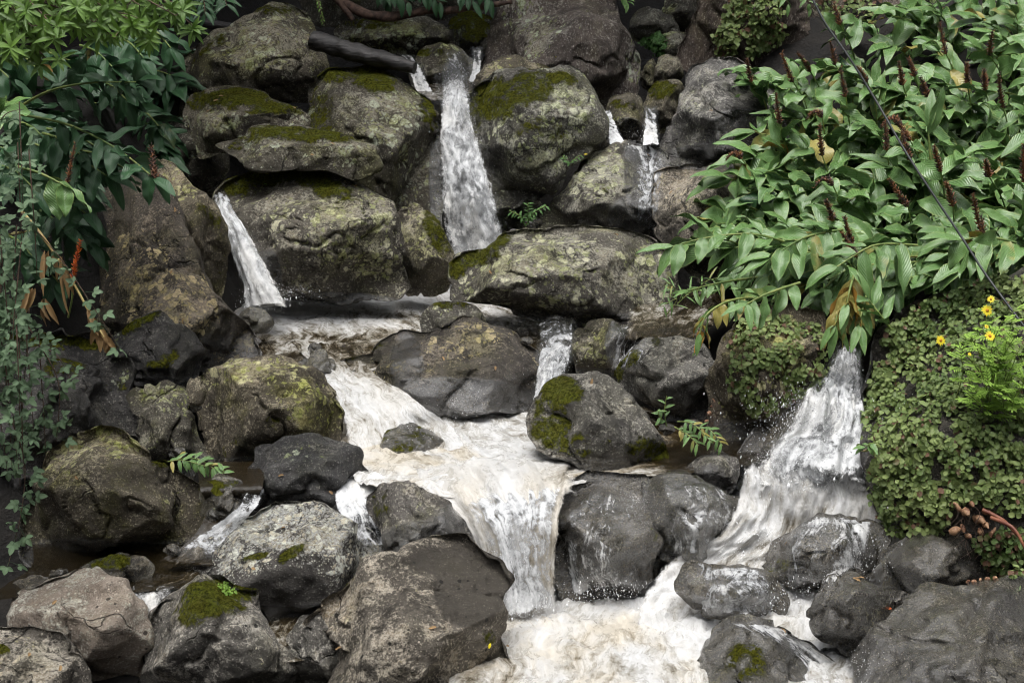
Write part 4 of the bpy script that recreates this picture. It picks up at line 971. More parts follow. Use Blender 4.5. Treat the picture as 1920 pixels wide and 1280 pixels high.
# splashed drops
rs = np.random.RandomState(3)
drop = Sh("water_drop")
M['drop'] = drop.done(drop.bsdf((0.86, 0.87, 0.88), 0.25))
ico_v = np.array([[0,0,1],[1,0,0],[0,1,0],[-1,0,0],[0,-1,0],[0,0,-1]], float)
ico_f = np.array([[0,1,2],[0,2,3],[0,3,4],[0,4,1],[5,2,1],[5,3,2],[5,4,3],[5,1,4]])
sa = Acc()
for (u0, v0, su, sv, Y, n, r) in [(1520,790,105,60,7.15,520,.005),(1500,880,90,50,7.1,260,.006),(500,560,40,22,9.4,140,.006),(560,545,40,14,9.45,60,.005),(890,470,50,25,10.6,130,.006),
                                  (870,330,45,90,10.75,120,.005),(985,1145,70,26,6.7,260,.005),(980,1040,50,60,6.72,80,.0045),(1150,1110,90,20,6.75,130,.005),(1420,1020,60,60,6.9,160,.0055),(1200,255,40,16,11.0,12,.005),
                                  (830,800,120,40,7.8,110,.005),(1040,690,40,40,8.4,80,.005),(1600,1040,60,50,6.75,110,.005),(1480,1120,60,40,6.45,100,.005),(850,150,40,25,11.8,60,.005),(1620,1250,30,30,6.0,60,.004)]:
    for k in range(int(n * 3)):
        p = at(u0 + rs.normal() * su * .6, v0 + rs.normal() * sv * .6, Y + rs.uniform(-.12, .12))
        rr = r * .42 * rs.lognormal(-.35, .5)
        sa.add(p + ico_v * rr * np.array([.8, .8, rs.uniform(.9, 2.2)]), ico_f)
tag(sa.build("spray", M['drop']), "white drops of spray thrown up around the falls", "spray", kind="stuff")
# ------------------------------------------------------------------ plants
def leaf_material(name, dark, light, rib=(0.2, 0.3, 0.1), edge=None, rough=0.36, trans=0.15, dry=(0.32, 0.2, 0.06), rib_w=0.07, spec=0.5):
    s = Sh(name)
    tint, mid, al = s.attr("tint"), s.attr("mid"), s.attr("along")
    pos = s.n("NewGeometry").outputs["Position"]
    n = s.noise(pos, 14.0, 4)
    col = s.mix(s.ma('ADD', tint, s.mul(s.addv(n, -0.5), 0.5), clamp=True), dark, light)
    am = s.ma('ABSOLUTE', mid)
    vein = s.ma('SINE', s.addv(s.mul(al, 75.0), s.mul(am, 22.0)))
    col = s.mix(s.mul(s.mr(vein, 0.2, 1.0), 0.22), col, tuple(x * 0.62 for x in dark))
    col = s.mix(s.mul(s.mr(am, rib_w, rib_w * 0.4), 0.7), col, rib)
    if edge is not None:
        col = s.mix(s.mul(s.mr(s.addv(am, s.mul(n, 0.3)), 1.0, 1.16), 0.8), col, edge)
    dr = s.mr(s.addv(s.attr("dry"), s.mul(s.addv(n, -0.5), 0.6)), 0.4, 0.65)
    col = s.mix(s.mul(dr, s.mr(s.attr("dry"), 0.02, 0.1)), col, dry)
    bf = s.n("NewGeometry").outputs["Backfacing"]
    col = s.mix(s.mul(bf, 0.45), col, tuple(min(1, x * 1.5 + 0.02) for x in light))
    nrm = s.bump(s.addv(s.mul(vein, 0.25), s.mul(n, 1.0)), 0.35, 0.01)
    b = s.bsdf(col, s.mr(n, 0.3, 0.7, rough - 0.08, rough + 0.12), nrm, **{"Specular IOR Level": spec})
    t = s.n("BsdfTranslucent", {"Color": s.mix(0.5, col, light)}).outputs[0]
    return s.done(s.n("MixShader", {0: trans, 1: b, 2: t}).outputs[0])

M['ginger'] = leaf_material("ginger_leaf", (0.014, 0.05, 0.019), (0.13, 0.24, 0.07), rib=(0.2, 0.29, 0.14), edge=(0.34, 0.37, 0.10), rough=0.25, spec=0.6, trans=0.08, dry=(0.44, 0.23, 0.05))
M['ginger_dark'] = leaf_material("shaded_ginger_leaf", (0.007, 0.028, 0.013), (0.035, 0.10, 0.035), rib=(0.06, 0.12, 0.05), rough=0.36)  # darker copy of the ginger leaf, shade put into its colour
M['shrub'] = leaf_material("shrub_leaf", (0.018, 0.05, 0.016), (0.14, 0.26, 0.035), rib=(0.12, 0.2, 0.06), rough=0.36, trans=0.2)
M['bramble'] = leaf_material("bramble_leaf", (0.035, 0.08, 0.036), (0.115, 0.185, 0.09), rib=(0.2, 0.3, 0.2), rough=0.5, trans=0.15)
M['cover'] = leaf_material("creeper_leaf", (0.075, 0.14, 0.03), (0.29, 0.37, 0.12), rib=(0.22, 0.26, 0.11), edge=(0.24, 0.2, 0.09), rough=0.42, trans=0.12, dry=(0.16, 0.085, 0.05), rib_w=0.12)
M['daisy'] = leaf_material("daisy_leaf", (0.10, 0.22, 0.03), (0.33, 0.52, 0.08), rough=0.5, trans=0.3)
M['fern'] = leaf_material("fern_leaf", (0.02, 0.07, 0.015), (0.07, 0.17, 0.035), rough=0.5)
M['drygrass'] = leaf_material("withered_leaf", (0.17, 0.095, 0.045), (0.36, 0.23, 0.10), rib=(0.3, 0.21, 0.1), rough=0.6, trans=0.2)

def plain(name, c1, c2, scale=20, rough=0.6, bump=0.4, stretch=(1, 1, 1)):
    s = Sh(name)
    pos = s.vmul(s.n("NewGeometry").outputs["Position"], stretch)
    n = s.noise(pos, scale, 5, 0.65)
    t = s.attr("tint")
    col = s.mix(s.ma('ADD', s.mr(n, 0.38, 0.62), t, clamp=True), c1, c2)
    return s.done(s.bsdf(col, rough, s.bump(n, bump, 0.01)))
M['stalk'] = plain("ginger_stem", (0.10, 0.17, 0.04), (0.24, 0.29, 0.08), 12)
M['spike'] = plain("flower_spike_bracts", (0.04, 0.021, 0.017), (0.25, 0.095, 0.03), 30, 0.55)
M['redspike'] = plain("red_seed_spike", (0.22, 0.025, 0.01), (0.6, 0.13, 0.015), 40, 0.4)
M['twig'] = plain("twig_bark", (0.05, 0.03, 0.02), (0.14, 0.09, 0.06), 30, 0.8)
M['cane'] = plain("dry_cane", (0.28, 0.20, 0.06), (0.5, 0.40, 0.15), 14, 0.55)
M['redcane'] = plain("red_brown_cane", (0.16, 0.05, 0.03), (0.33, 0.13, 0.07), 14, 0.5)
M['wood'] = plain("wet_dark_wood", (0.006, 0.005, 0.0045), (0.03, 0.025, 0.023), 9, 0.5, 0.9, (1, 5, 6))
M['branch'] = plain("bare_brown_branch", (0.05, 0.03, 0.022), (0.15, 0.09, 0.065), 18, 0.8, 0.8)
M['root'] = plain("rhizome_skin", (0.15, 0.065, 0.035), (0.42, 0.25, 0.14), 30, 0.6)
M['cable'] = plain("black_cable_sheath", (0.03, 0.035, 0.035), (0.06, 0.065, 0.065), 30, 0.5, 0.1)
M['petal'] = plain("yellow_petal", (0.78, 0.58, 0.01), (0.85, 0.7, 0.03), 40, 0.5, 0.1)
M['disc'] = plain("flower_disc", (0.5, 0.2, 0.01), (0.6, 0.3, 0.02), 80, 0.7)
M['mosstuft'] = plain("bright_moss", (0.08, 0.17, 0.01), (0.2, 0.36, 0.03), 60, 0.9)

def unit(v):
    v = np.asarray(v, float)
    return v / (np.linalg.norm(v) + 1e-9)

AC = np.array([-1, -.5, 0, .5, 1.0])
def leaf(acc, base, d, up, L, W, droop=0.8, fold=0.25, tint=0.5, dry=0.0, n=8, wave=0.0, rs=None, curl=0.0, sharp=0.8):
    s = np.linspace(0, 1, n + 1)
    w = np.sin(np.pi * np.clip(s * 0.985 + 0.012, 0, 1) ** sharp) ** 0.85
    w[0], w[-1] = 0.10, 0.02
    X = unit(d)
    Z = np.asarray(up, float) - X * np.dot(up, X)
    Z = unit(Z)
    Y = np.cross(Z, X)
    ang = -droop * s
    ds = L / n
    px = np.concatenate([[0], np.cumsum(np.cos(ang[:-1] + np.diff(ang) / 2) * ds)])
    pz = np.concatenate([[0], np.cumsum(np.sin(ang[:-1] + np.diff(ang) / 2) * ds)])
    y = AC[None, :] * w[:, None] * W / 2
    zz = fold * np.abs(y) + (curl * y * s[:, None])
    if wave and rs is not None:
        zz = zz + wave * W * np.sin(s[:, None] * rs.uniform(9, 16) + np.sign(AC)[None] * rs.uniform(0, 3) + rs.uniform(0, 6)) * np.abs(AC)[None]
    nx, nz = -np.sin(ang), np.cos(ang)
    lx = px[:, None] + nx[:, None] * zz
    lz = pz[:, None] + nz[:, None] * zz
    V = np.asarray(base)[None, None] + lx[..., None] * X + y[..., None] * Y + lz[..., None] * Z
    k = len(AC)
    acc.add(V.reshape(-1, 3), grid_faces(n + 1, k), tint=tint, dry=dry, mid=np.tile(AC, n + 1), along=np.repeat(s, k))

UP = np.array([0, 0, 1.0])
TOCAM = np.array([0, -1.0, 0])

def spike_mesh(acc, base, d, L, r, rs, orange=0.3, nb=46, bend=0.0):
    d = unit(d)
    side = unit(np.cross(d, UP + 0.01))
    pts = [base + d * L * q + (-UP * bend * L * q * q) + side * 0.02 * L * math.sin(q * 3) for q in np.linspace(0, 1, 5)]
    tube(acc, pts, [r * .35, r * .3, r * .12], 5, 8, tint=0.0)
    C = catmull(pts, nb)
    a1 = unit(np.cross(d, [0.3, 0.5, 0.8])); a2 = np.cross(d, a1)
    for i in range(nb):
        q = i / nb
        th = i * 2.4
        o = math.cos(th) * a1 + math.sin(th) * a2
        rr = r * (1.15 - 0.55 * q) * rs.uniform(.75, 1.3)
        tip = C[i] + o * rr + d * rr * rs.uniform(.3, 1.0)
        w = rr * .15
        b = np.cross(o, d) * w
        p = C[i]
        V = np.array([p - b, p + b, p + o * rr * .55 + d * rr * .1 + b * 1.2, p + o * rr * .55 + d * rr * .1 - b * 1.2, tip, p + o * rr * .4 + d * w * 2.4])
        F = np.array([[0, 1, 2], [0, 2, 3], [3, 2, 4], [0, 5, 1], [1, 5, 2], [5, 4, 2], [5, 3, 4], [0, 3, 5]])
        acc.add(V, F, tint=-0.35 + (0.9 if rs.rand() < orange else 0.0) + rs.uniform(-.1, .1))

def ginger(label, pts, seed, group, L=0.33, W=0.10, nl=12, start=0.22, spike=None, mat='ginger', hang=0.0, tint=(0.25, 0.75), dry=0.04, r=0.009, bend=0.0, spikemat='spike', side=None, droop=(0.35, 1.6), end_leaf=True, drylev=(.3, .8)):
    rs = np.random.RandomState(seed)
    pts = np.asarray(pts, float)
    C = catmull(pts, 60)
    root = empty("ginger_plant", pts[0])
    tag(root, label, "ginger plant", group)
    a = Acc(); tube(a, pts, [r, r * .8, r * .45], 6, 24, tint=rs.uniform(-.2, .3)); a.build("stem", M['stalk'], root)
    a = Acc()
    for i in range(nl):
        q = start + (1 - start) * (i + 0.5) / nl
        j = min(57, int(q * 59))
        T = unit(C[j + 1] - C[j])
        S = unit(np.cross(T, UP + TOCAM * 0.6)) if side is None else unit(side)
        sg = 1 if i % 2 else -1
        d = T * rs.uniform(.35, .75) + S * sg * rs.uniform(.6, 1.0) + UP * rs.uniform(-.1, .35) + rs.normal(size=3) * .3 - UP * hang
        up = UP * 1.0 + TOCAM * 0.4 + rs.normal(size=3) * .45
        q2 = math.sin(math.pi * min(.95, .25 + .65 * q))
        leaf(a, C[j], d, up, L * (0.6 + .45 * q2) * rs.uniform(.75, 1.15), W * rs.uniform(.75, 1.2), rs.uniform(*droop) * (0.5 if hang else 1), rs.uniform(.1, .65), rs.uniform(*tint), (rs.uniform(*drylev) if rs.rand() < dry else 0), 10, .11, rs, rs.uniform(-.3, .3), .72)
    if end_leaf:
        T = unit(C[-1] - C[-4])
        for k in range(2):
            leaf(a, C[-1], T + rs.normal(size=3) * .35, UP + TOCAM * .5, L * rs.uniform(.7, 1), W * .8, rs.uniform(.2, 1), .35, min(1, rs.uniform(*tint) + .2), 0, 9, .05, rs, 0, .75)
    a.build("foliage", M[mat], root)
    if spike is not None:
        a = Acc()
        T = unit(C[-1] - C[-5])
        spike_mesh(a, C[-1], unit(T * .25 + UP * .9 + np.array([-.22, 0, 0]) + rs.normal(size=3) * .2) if isinstance(spike, bool) else spike, rs.uniform(.17, .25), .028, rs, rs.choice([.04, .12, .3]), 60, bend)
        a.build("flower_spike", M[spikemat], root)
    return root

# --- the big ginger stand on the right bank
def canopy_Y(u, v, lift=0.5):
    k, s = kdir(u, v)
    return float((7.325 - lift) / (0.55 + 0.35 * k - s))

def inpoly(poly, x, y):
    c = False
    n = len(poly)
    for i in range(n):
        x1, y1 = poly[i]; x2, y2 = poly[(i + 1) % n]
        if (y1 > y) != (y2 > y) and x < (x2 - x1) * (y - y1) / (y2 - y1) + x1:
            c = not c
    return c

STAND = [(1262,462),(1330,430),(1345,390),(1352,312),(1385,215),(1400,135),(1480,112),(1545,75),(1600,15),(1640,-20),(1950,-40),(1960,500),(1850,500),(1720,520),(1640,545),(1560,545),(1480,535),(1400,480),(1330,480)]
rs = np.random.RandomState(11)
SPIKES = [(1409,112),(1487,112),(1519,92),(1566,80),(1586,140),(1626,112),(1463,190),(1693,118),(1716,102),(1740,140),(1774,60),(1814,118),(1848,128),(1855,62),(1881,160),(1707,222),(1707,258),(1764,280),(1562,372),(1703,345),(1787,345),(1841,395),(1599,415),(1855,290),(1576,5),(1663,240),(1606,440),(1848,430),(1542,250),(1920,300)]
CURVED = {(1542, 190): 1, (1391, 268): 1, (1562, 318): 1, (1690, 205): 1}
tips = [(x, y, True, 0) for x, y in SPIKES] + [(x, y, True, 1) for x, y in CURVED]
tries = 0
while len(tips) < 116 and tries < 8000:
    tries += 1
    x, y = rs.uniform(1250, 1955), rs.uniform(-35, 550)
    if inpoly(STAND, x, y) and all((x - a) ** 2 + (y - b) ** 2 > 42 ** 2 for a, b, c, d in tips if not c) and all((x - a) ** 2 + (y - b) ** 2 > 22 ** 2 for a, b, c, d in tips):
        tips.append((x, y, False, 0))
for i, (x, y, sp, cur) in enumerate(tips):
    Y = canopy_Y(x, y, 0.5 + rs.uniform(-.12, .12))
    if y > 420: Y -= 0.15
    if sp: Y = canopy_Y(x, y, 0.93)
    P = at(x, y + (42 if sp and not cur else (30 if cur else 0)), Y)
    lowness = np.clip((y - 250) / 250, 0, 1)
    if sp:
        base = P + np.array([rs.uniform(.1, .4), rs.uniform(.25, .55), -rs.uniform(.8, 1.0)])
    else:
        base = P + np.array([rs.uniform(.05, .8) + .25 * lowness, rs.uniform(.1, .6), -rs.uniform(.25, .75) * (1 - .55 * lowness)])
    midp = base * .45 + P * .55 + np.array([0.02, 0, rs.uniform(.06, .2)])
    lab = ("ginger stalk bearing an upright brown flower spike in the stand on the right bank" if sp and not cur else
           "ginger stalk whose brown flower spike nods over, in the stand on the right bank" if cur else
           "leafy ginger stalk with broad glossy leaves arching left in the stand on the right bank")
    grp = ("ginger stalks with upright flower spikes" if sp and not cur else "ginger stalks with nodding flower spikes" if cur else "leafy ginger stalks of the right bank stand")
    ginger(lab, [base, midp, P], 500 + i, grp, L=rs.uniform(.28, .40), W=rs.uniform(.10, .14), nl=8 if sp else 12, spike=(unit([-.5, 0, .75]) if cur else True) if sp else None, bend=.9 if cur else rs.uniform(-.15, .35), end_leaf=not sp, tint=((.0, .4), (.25, .8), (.05, 1.0))[i % 3], dry=.06, start=.3 if not sp else .15)
# single stalks that stand out at the edge of the stand
def pxs(L):
    return [at(u, v, Y) for u, v, Y in L]
ginger("lowest left ginger stalk reaching out over the large central boulder, leaves hanging in a row", pxs([(1520,470,8.6),(1420,440,8.55),(1330,445,8.5),(1262,462,8.45)]), 901, None, L=.25, W=.085, nl=11, start=.1, hang=.45, tint=(.3,.7))
ginger("ginger stalk with a comb of drooping glossy leaves at the front of the stand", pxs([(1580,430,8.5),(1510,445,8.4),(1450,480,8.3)]), 902, None, L=.28, W=.09, nl=12, start=.05, hang=.5, tint=(.3,.75))
ginger("ginger stalk with dark hanging leaves at the bottom fringe of the stand", pxs([(1720,460,8.4),(1640,460,8.3),(1570,500,8.2)]), 903, None, L=.3, W=.1, nl=13, start=.05, hang=.6, tint=(.05,.5))
ginger("ginger stalk with upright rolled leaves between the creeper mound and the right-hand waterfall", pxs([(1683,632,7.6),(1650,590,7.6),(1628,560,7.62)]), 904, None, L=.2, W=.05, nl=7, start=.3, tint=(.5,.9), droop=(.1,.5))
ginger("ginger stalk with pale leaves fanned over the top of the creeper mound", pxs([(1905,455,7.6),(1855,445,7.6),(1800,450,7.6)]), 905, None, L=.26, W=.09, nl=9, start=.1, hang=.35, tint=(.6,1.0))
ginger("ginger shoot with an upright blade-like leaf among the spikes at right", pxs([(1745,300,8.6),(1742,265,8.6),(1740,240,8.6)]), 906, None, L=.3, W=.085, nl=2, start=.2, tint=(.3,.5), droop=(.05,.2), hang=-.9)
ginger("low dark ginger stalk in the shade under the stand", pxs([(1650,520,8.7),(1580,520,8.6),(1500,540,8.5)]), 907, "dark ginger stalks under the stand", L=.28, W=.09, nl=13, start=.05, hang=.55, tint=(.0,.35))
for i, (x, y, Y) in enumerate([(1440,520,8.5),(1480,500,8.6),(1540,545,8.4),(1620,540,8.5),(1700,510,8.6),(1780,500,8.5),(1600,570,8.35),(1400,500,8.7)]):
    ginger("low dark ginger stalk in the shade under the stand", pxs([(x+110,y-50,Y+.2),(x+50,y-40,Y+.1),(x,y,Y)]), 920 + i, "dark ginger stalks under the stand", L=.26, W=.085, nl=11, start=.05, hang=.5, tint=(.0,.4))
ginger("withered ginger stalk with orange and brown leaves above the block-shaped brown rock", pxs([(1420,555,8.0),(1365,565,7.8),(1325,590,7.7),(1312,625,7.68)]), 931, None, L=.17, W=.045, nl=16, start=.1, hang=.9, dry=.75, drylev=(.5,1), tint=(.4,.9), mat='ginger')
ginger("small pale ginger stalk with narrow yellowing leaves left of the withered one", pxs([(1420,520,8.6),(1350,530,8.5),(1290,545,8.4)]), 932, None, L=.16, W=.035, nl=14, start=.1, hang=.5, dry=.35, tint=(.6,1))
ginger("ginger stalk with drooping half-yellow leaves dangling over the creeper covered boulder", pxs([(1500,530,7.8),(1440,550,7.7),(1400,570,7.65)]), 933, None, L=.19, W=.06, nl=10, start=.1, hang=.6, dry=.25, tint=(.4,.8))
for i, (x, y, d, lab) in enumerate([(1570,640,.55,"bundle of orange and green ginger leaves hanging over the right-hand waterfall, left one"), (1615,640,.35,"bundle of green ginger leaves with brown tips hanging over the right-hand waterfall, right one"), (1592,600,.95,"clump of dead brown ginger leaves above the right-hand waterfall")]):
    ginger(lab, pxs([(x+10,y-85,7.75),(x+2,y-60,7.6),(x-4,y-30,7.55)]), 940 + i, None, L=.2, W=.06, nl=14, start=.1, hang=2.2, dry=d, drylev=(.55,1), tint=(.3,.9), droop=(.1,.4))
ginger("ginger leaves drooping at the right edge above the large wet slab", pxs([(1935,1070,6.5),(1915,1075,6.45),(1900,1085,6.4)]), 950, None, L=.14, W=.05, nl=6, start=.1, hang=1.6, tint=(.6,1))
ginger("small green ginger leaf poking out of the left side of the creeper mound", pxs([(1640,830,6.95),(1630,832,6.9),(1622,838,6.88)]), 951, None, L=.08, W=.03, nl=5, start=.1, hang=.7, tint=(.4,.9), r=.004)

# --- left bank ginger in the shade
LG = "shaded ginger stalks on the left bank"
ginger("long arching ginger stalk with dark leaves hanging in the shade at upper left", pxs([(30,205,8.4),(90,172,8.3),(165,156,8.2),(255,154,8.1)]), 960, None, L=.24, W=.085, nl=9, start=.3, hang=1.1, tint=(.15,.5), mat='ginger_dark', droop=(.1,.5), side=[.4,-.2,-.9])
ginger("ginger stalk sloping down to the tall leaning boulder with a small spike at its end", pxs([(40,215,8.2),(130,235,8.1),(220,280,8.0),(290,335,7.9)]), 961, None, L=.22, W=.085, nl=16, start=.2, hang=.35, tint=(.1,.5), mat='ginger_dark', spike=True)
ginger("ginger stalk with two large bright leaves hanging at left above the dry cane", pxs([(30,312,7.4),(75,325,7.35),(125,350,7.3)]), 962, None, L=.23, W=.1, nl=4, start=.55, hang=1.5, tint=(.55,.8), droop=(.1,.4), end_leaf=False)
ginger("ginger plant with one bright leaf at the left edge above the bramble", pxs([(-40,300,7.2),(-20,250,7.15),(0,215,7.1)]), 963, None, L=.2, W=.1, nl=3, start=.5, hang=.9, tint=(.7,.95), droop=(.1,.6))
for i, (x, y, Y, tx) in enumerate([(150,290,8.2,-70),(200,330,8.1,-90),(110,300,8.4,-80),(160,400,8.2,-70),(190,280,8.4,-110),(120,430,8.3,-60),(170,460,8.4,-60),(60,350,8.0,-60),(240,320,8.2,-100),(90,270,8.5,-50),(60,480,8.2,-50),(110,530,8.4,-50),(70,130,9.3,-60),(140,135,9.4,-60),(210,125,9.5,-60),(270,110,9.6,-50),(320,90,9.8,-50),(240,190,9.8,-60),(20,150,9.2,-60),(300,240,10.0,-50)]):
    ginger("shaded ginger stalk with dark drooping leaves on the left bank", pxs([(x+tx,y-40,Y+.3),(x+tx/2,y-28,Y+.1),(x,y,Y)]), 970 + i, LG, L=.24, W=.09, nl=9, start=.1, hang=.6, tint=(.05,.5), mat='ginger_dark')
def ground_Y(u, v):
    k, s_ = kdir(u, v)
    ys = np.arange(7.5, 20, .05)
    b = np.nonzero(CZ + s_ * ys < terrain_z(k * ys, ys))[0]
    return float(ys[b[0]]) if len(b) else 12.0
rs2 = np.random.RandomState(77)
for i in range(34):  # extra dark stalks added to keep the shaded bank dark
    u, v = rs2.uniform(-20, 330), rs2.uniform(70, 350)
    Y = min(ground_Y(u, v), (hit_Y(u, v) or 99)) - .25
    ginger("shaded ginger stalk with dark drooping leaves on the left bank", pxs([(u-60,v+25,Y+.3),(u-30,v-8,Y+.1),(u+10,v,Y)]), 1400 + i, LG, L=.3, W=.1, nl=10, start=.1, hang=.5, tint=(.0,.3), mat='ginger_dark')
def lone_spike(label, u, v0, v1, Y, mat, orange, r=.02):
    root = empty("seed_spike", at(u, v0, Y)); tag(root, label, "seed spike")
    a = Acc(); tube(a, [at(u, v0, Y), at(u + 2, v0 + 20, Y), at(u - 6, v0 + 60, Y + .1)], [.006], 5, 8, tint=0.2); a.build("stem", M['stalk'], root)
    a = Acc(); rr = np.random.RandomState(int(u)); b = at(u, v0, Y); t = at(u + (v0 - v1) * .2, v1, Y)
    spike_mesh(a, b, t - b, np.linalg.norm(t - b), r, rr, orange, 70); a.build("bracts", M[mat], root)
lone_spike("vivid red-orange ginger seed spike in the shade beside the dry cane", 134, 535, 450, 7.9, 'redspike', .6, .022)
lone_spike("dark ginger spike with a yellow core standing among the left bank leaves", 126, 345, 268, 7.6, 'spike', .55, .018)

# --- dry cane with withered leaves at left
root = empty("dry_cane", at(60, 425, 7.5)); tag(root, "yellow dried ginger cane leaning down to the right with withered leaves at its tip", "dry cane")
a = Acc(); tube(a, pxs([(40,395,7.6),(85,450,7.5),(140,535,7.4),(170,590,7.35),(195,632,7.3)]), [.009, .008, .005], 7, 24, tint=.1); a.build("stem", M['cane'], root)
a = Acc(); rs = np.random.RandomState(4)
for (u, v, L, n) in [(90,470,.22,3),(112,480,.3,3),(165,580,.14,4),(185,610,.12,5),(195,630,.1,5),(60,540,.2,3),(80,560,.16,3)]:
    for k in range(n):
        leaf(a, at(u + rs.uniform(-6, 6), v, 7.35), np.array([rs.uniform(-.5, .7), rs.uniform(-.4, .2), -1.0]), TOCAM + rs.normal(size=3) * .4, L * rs.uniform(.7, 1.1), .03, .3, .9, rs.uniform(0, 1), 0, 7, .1, rs)
a.build("foliage", M['drygrass'], root)

# --- bramble curtain at the left edge
def bramble(label, pts, seed, group, dens=0.042, L=.046, tint=(.2, .9)):
    rs = np.random.RandomState(seed)
    C = catmull(np.array(pts), 80)
    root = empty("bramble_vine", pts[0]); tag(root, label, "bramble", group)
    a = Acc(); tube(a, pts, [.0035, .003, .0015], 5, 40, noise=.2, tint=0.1); a.build("stem", M['twig'], root)
    a = Acc()
    ln = np.linalg.norm(np.diff(C, axis=0), axis=1).sum()
    for i in range(int(ln / dens)):
        p = C[min(79, int(rs.uniform(0, 80)))]
        out = unit(np.array([rs.normal(), rs.uniform(-1.3, .5), rs.normal() * .8 - .1]))
        stalk = p + out * rs.uniform(.02, .07)
        tube(a, [p, (p + stalk) / 2 + UP * .004, stalk], [.0012], 4, 4, tint=.3, dry=0, mid=.5, along=0)
        up = unit(TOCAM * .7 + UP * .9 + rs.normal(size=3) * .4)
        s = unit(np.cross(out, up)); tt = rs.uniform(*tint)
        for k, q in ((0, 1.0), (-1, .8), (1, .8)):
            leaf(a, stalk, out * (1 if k == 0 else .35) + s * k * .95, up, L * q * rs.uniform(.8, 1.2), L * .62 * q, rs.uniform(.1, .7), .25, tt + rs.uniform(-.1, .1), 0, 5, .03, rs, 0, .85)
    a.build("foliage", M['bramble'], root)
BG = "bramble vines of the left edge curtain"
rs = np.random.RandomState(21)
for i in range(30):
    u0, v0 = rs.uniform(-70, 75), rs.uniform(190, 700)
    Y = rs.uniform(6.35, 7.0)
    ln = rs.uniform(180, 330)
    if v0 > 640: u0 = min(u0, 15)
    du = rs.uniform(-25, 45) - (u0 * .35 if v0 > 450 else 0)
    bramble("grey-green bramble vine hanging in the curtain along the left edge", pxs([(u0,v0,Y),(u0+du*.4,v0+ln*.35,Y-.05),(u0+du*.8,v0+ln*.7,Y-.05),(u0+du,v0+ln,Y)]), 40 + i, BG)
bramble("bramble vine trailing right across the dry cane", pxs([(40,400,7.0),(110,480,6.95),(165,560,6.9),(225,655,6.9)]), 80, None)
bramble("bramble vine drooping over the rough dark mossy rock", pxs([(20,560,6.9),(70,640,6.85),(110,720,6.8),(105,830,6.8)]), 81, None, dens=.034)
bramble("thin bramble spray with few leaves along the top of the rough dark rock", pxs([(60,640,7.0),(110,670,6.95),(135,720,6.9)]), 82, None, dens=.03)
bramble("lowest bramble vine dangling beside the wide dark boulder", pxs([(10,760,6.6),(45,860,6.55),(40,960,6.55),(15,1060,6.55)]), 83, None, dens=.03)
bramble("pale bramble tip at the top of the curtain beside the hanging ginger leaves", pxs([(-20,260,6.9),(10,215,6.85),(45,205,6.85)]), 84, None, dens=.025)

# --- overhanging shrub at the top left
def whorl(acc, p, d, n, L, W, tint, rs):
    d = unit(d)
    a1 = unit(np.cross(d, [.2, .3, .9])); a2 = np.cross(d, a1)
    for k in range(n):
        th = 2 * math.pi * k / n + rs.uniform(-.3, .3)
        o = math.cos(th) * a1 + math.sin(th) * a2
        leaf(acc, p, o * rs.uniform(.7, 1) + d * rs.uniform(.2, .7) - UP * .25, d + UP * .5, L * rs.uniform(.7, 1.15), W, rs.uniform(.2, .9), .3, np.clip(tint + rs.uniform(-.15, .15), 0, 1), 0, 6, 0, rs, 0, .8)
rs = np.random.RandomState(33)
BR = [((-60,-60),(40,-10),(110,62)), ((-40,-40),(70,0),(178,42)), ((60,-60),(150,-10),(245,38)), ((120,-60),(210,0),(290,78)), ((-80,0),(-20,40),(25,95)), ((-60,20),(30,60),(95,118)),
      ((150,-70),(240,-20),(330,30)), ((180,-70),(280,-20),(368,55)), ((-60,-20),(10,10),(60,50)), ((60,-60),(140,10),(215,72)), ((-40,-60),(60,-30),(140,20)), ((100,-70),(180,-40),(262,10))]
for i, (p0, p1, p2) in enumerate(BR):
    Y = 7.7 + .12 * (i % 4) + (.5 if p2[0] > 300 else 0)
    pts = pxs([(p0[0], p0[1], Y + .3), (p1[0], p1[1], Y + .1), (p2[0], p2[1], Y)])
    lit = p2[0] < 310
    root = empty("overhanging_branch", pts[0])
    tag(root, "shrub branch with whorls of bright yellow-green lance-shaped leaves overhanging the upper left corner" if lit else "shrub branch with dull dark green leaves overhanging beside the big shaded boulder", "branch", "bright shrub branches of the upper left corner" if lit else "dull shrub branches beside the shaded boulder")
    a, b = Acc(), Acc()
    tube(a, pts, [.010, .006, .003], 6, 20, tint=0)
    C = catmull(np.array(pts), 40)
    for k in range(15):
        q = k / 14
        c = C[int(8 + q * 31)]
        p = c + np.array([rs.normal() * .075, rs.normal() * .1 + .05, rs.normal() * .07 - .02]) * (1.3 - .9 * q)
        tube(a, [c, (c + p) / 2 + UP * .01, p], [.003, .002], 4, 4, tint=0)
        front = p[1] < c[1] + .06
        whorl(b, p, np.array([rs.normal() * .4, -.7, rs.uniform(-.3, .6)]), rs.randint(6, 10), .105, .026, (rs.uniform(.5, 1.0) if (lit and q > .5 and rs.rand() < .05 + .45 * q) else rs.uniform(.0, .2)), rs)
    a.build("twig", M['twig'], root); b.build("foliage", M['shrub'], root)

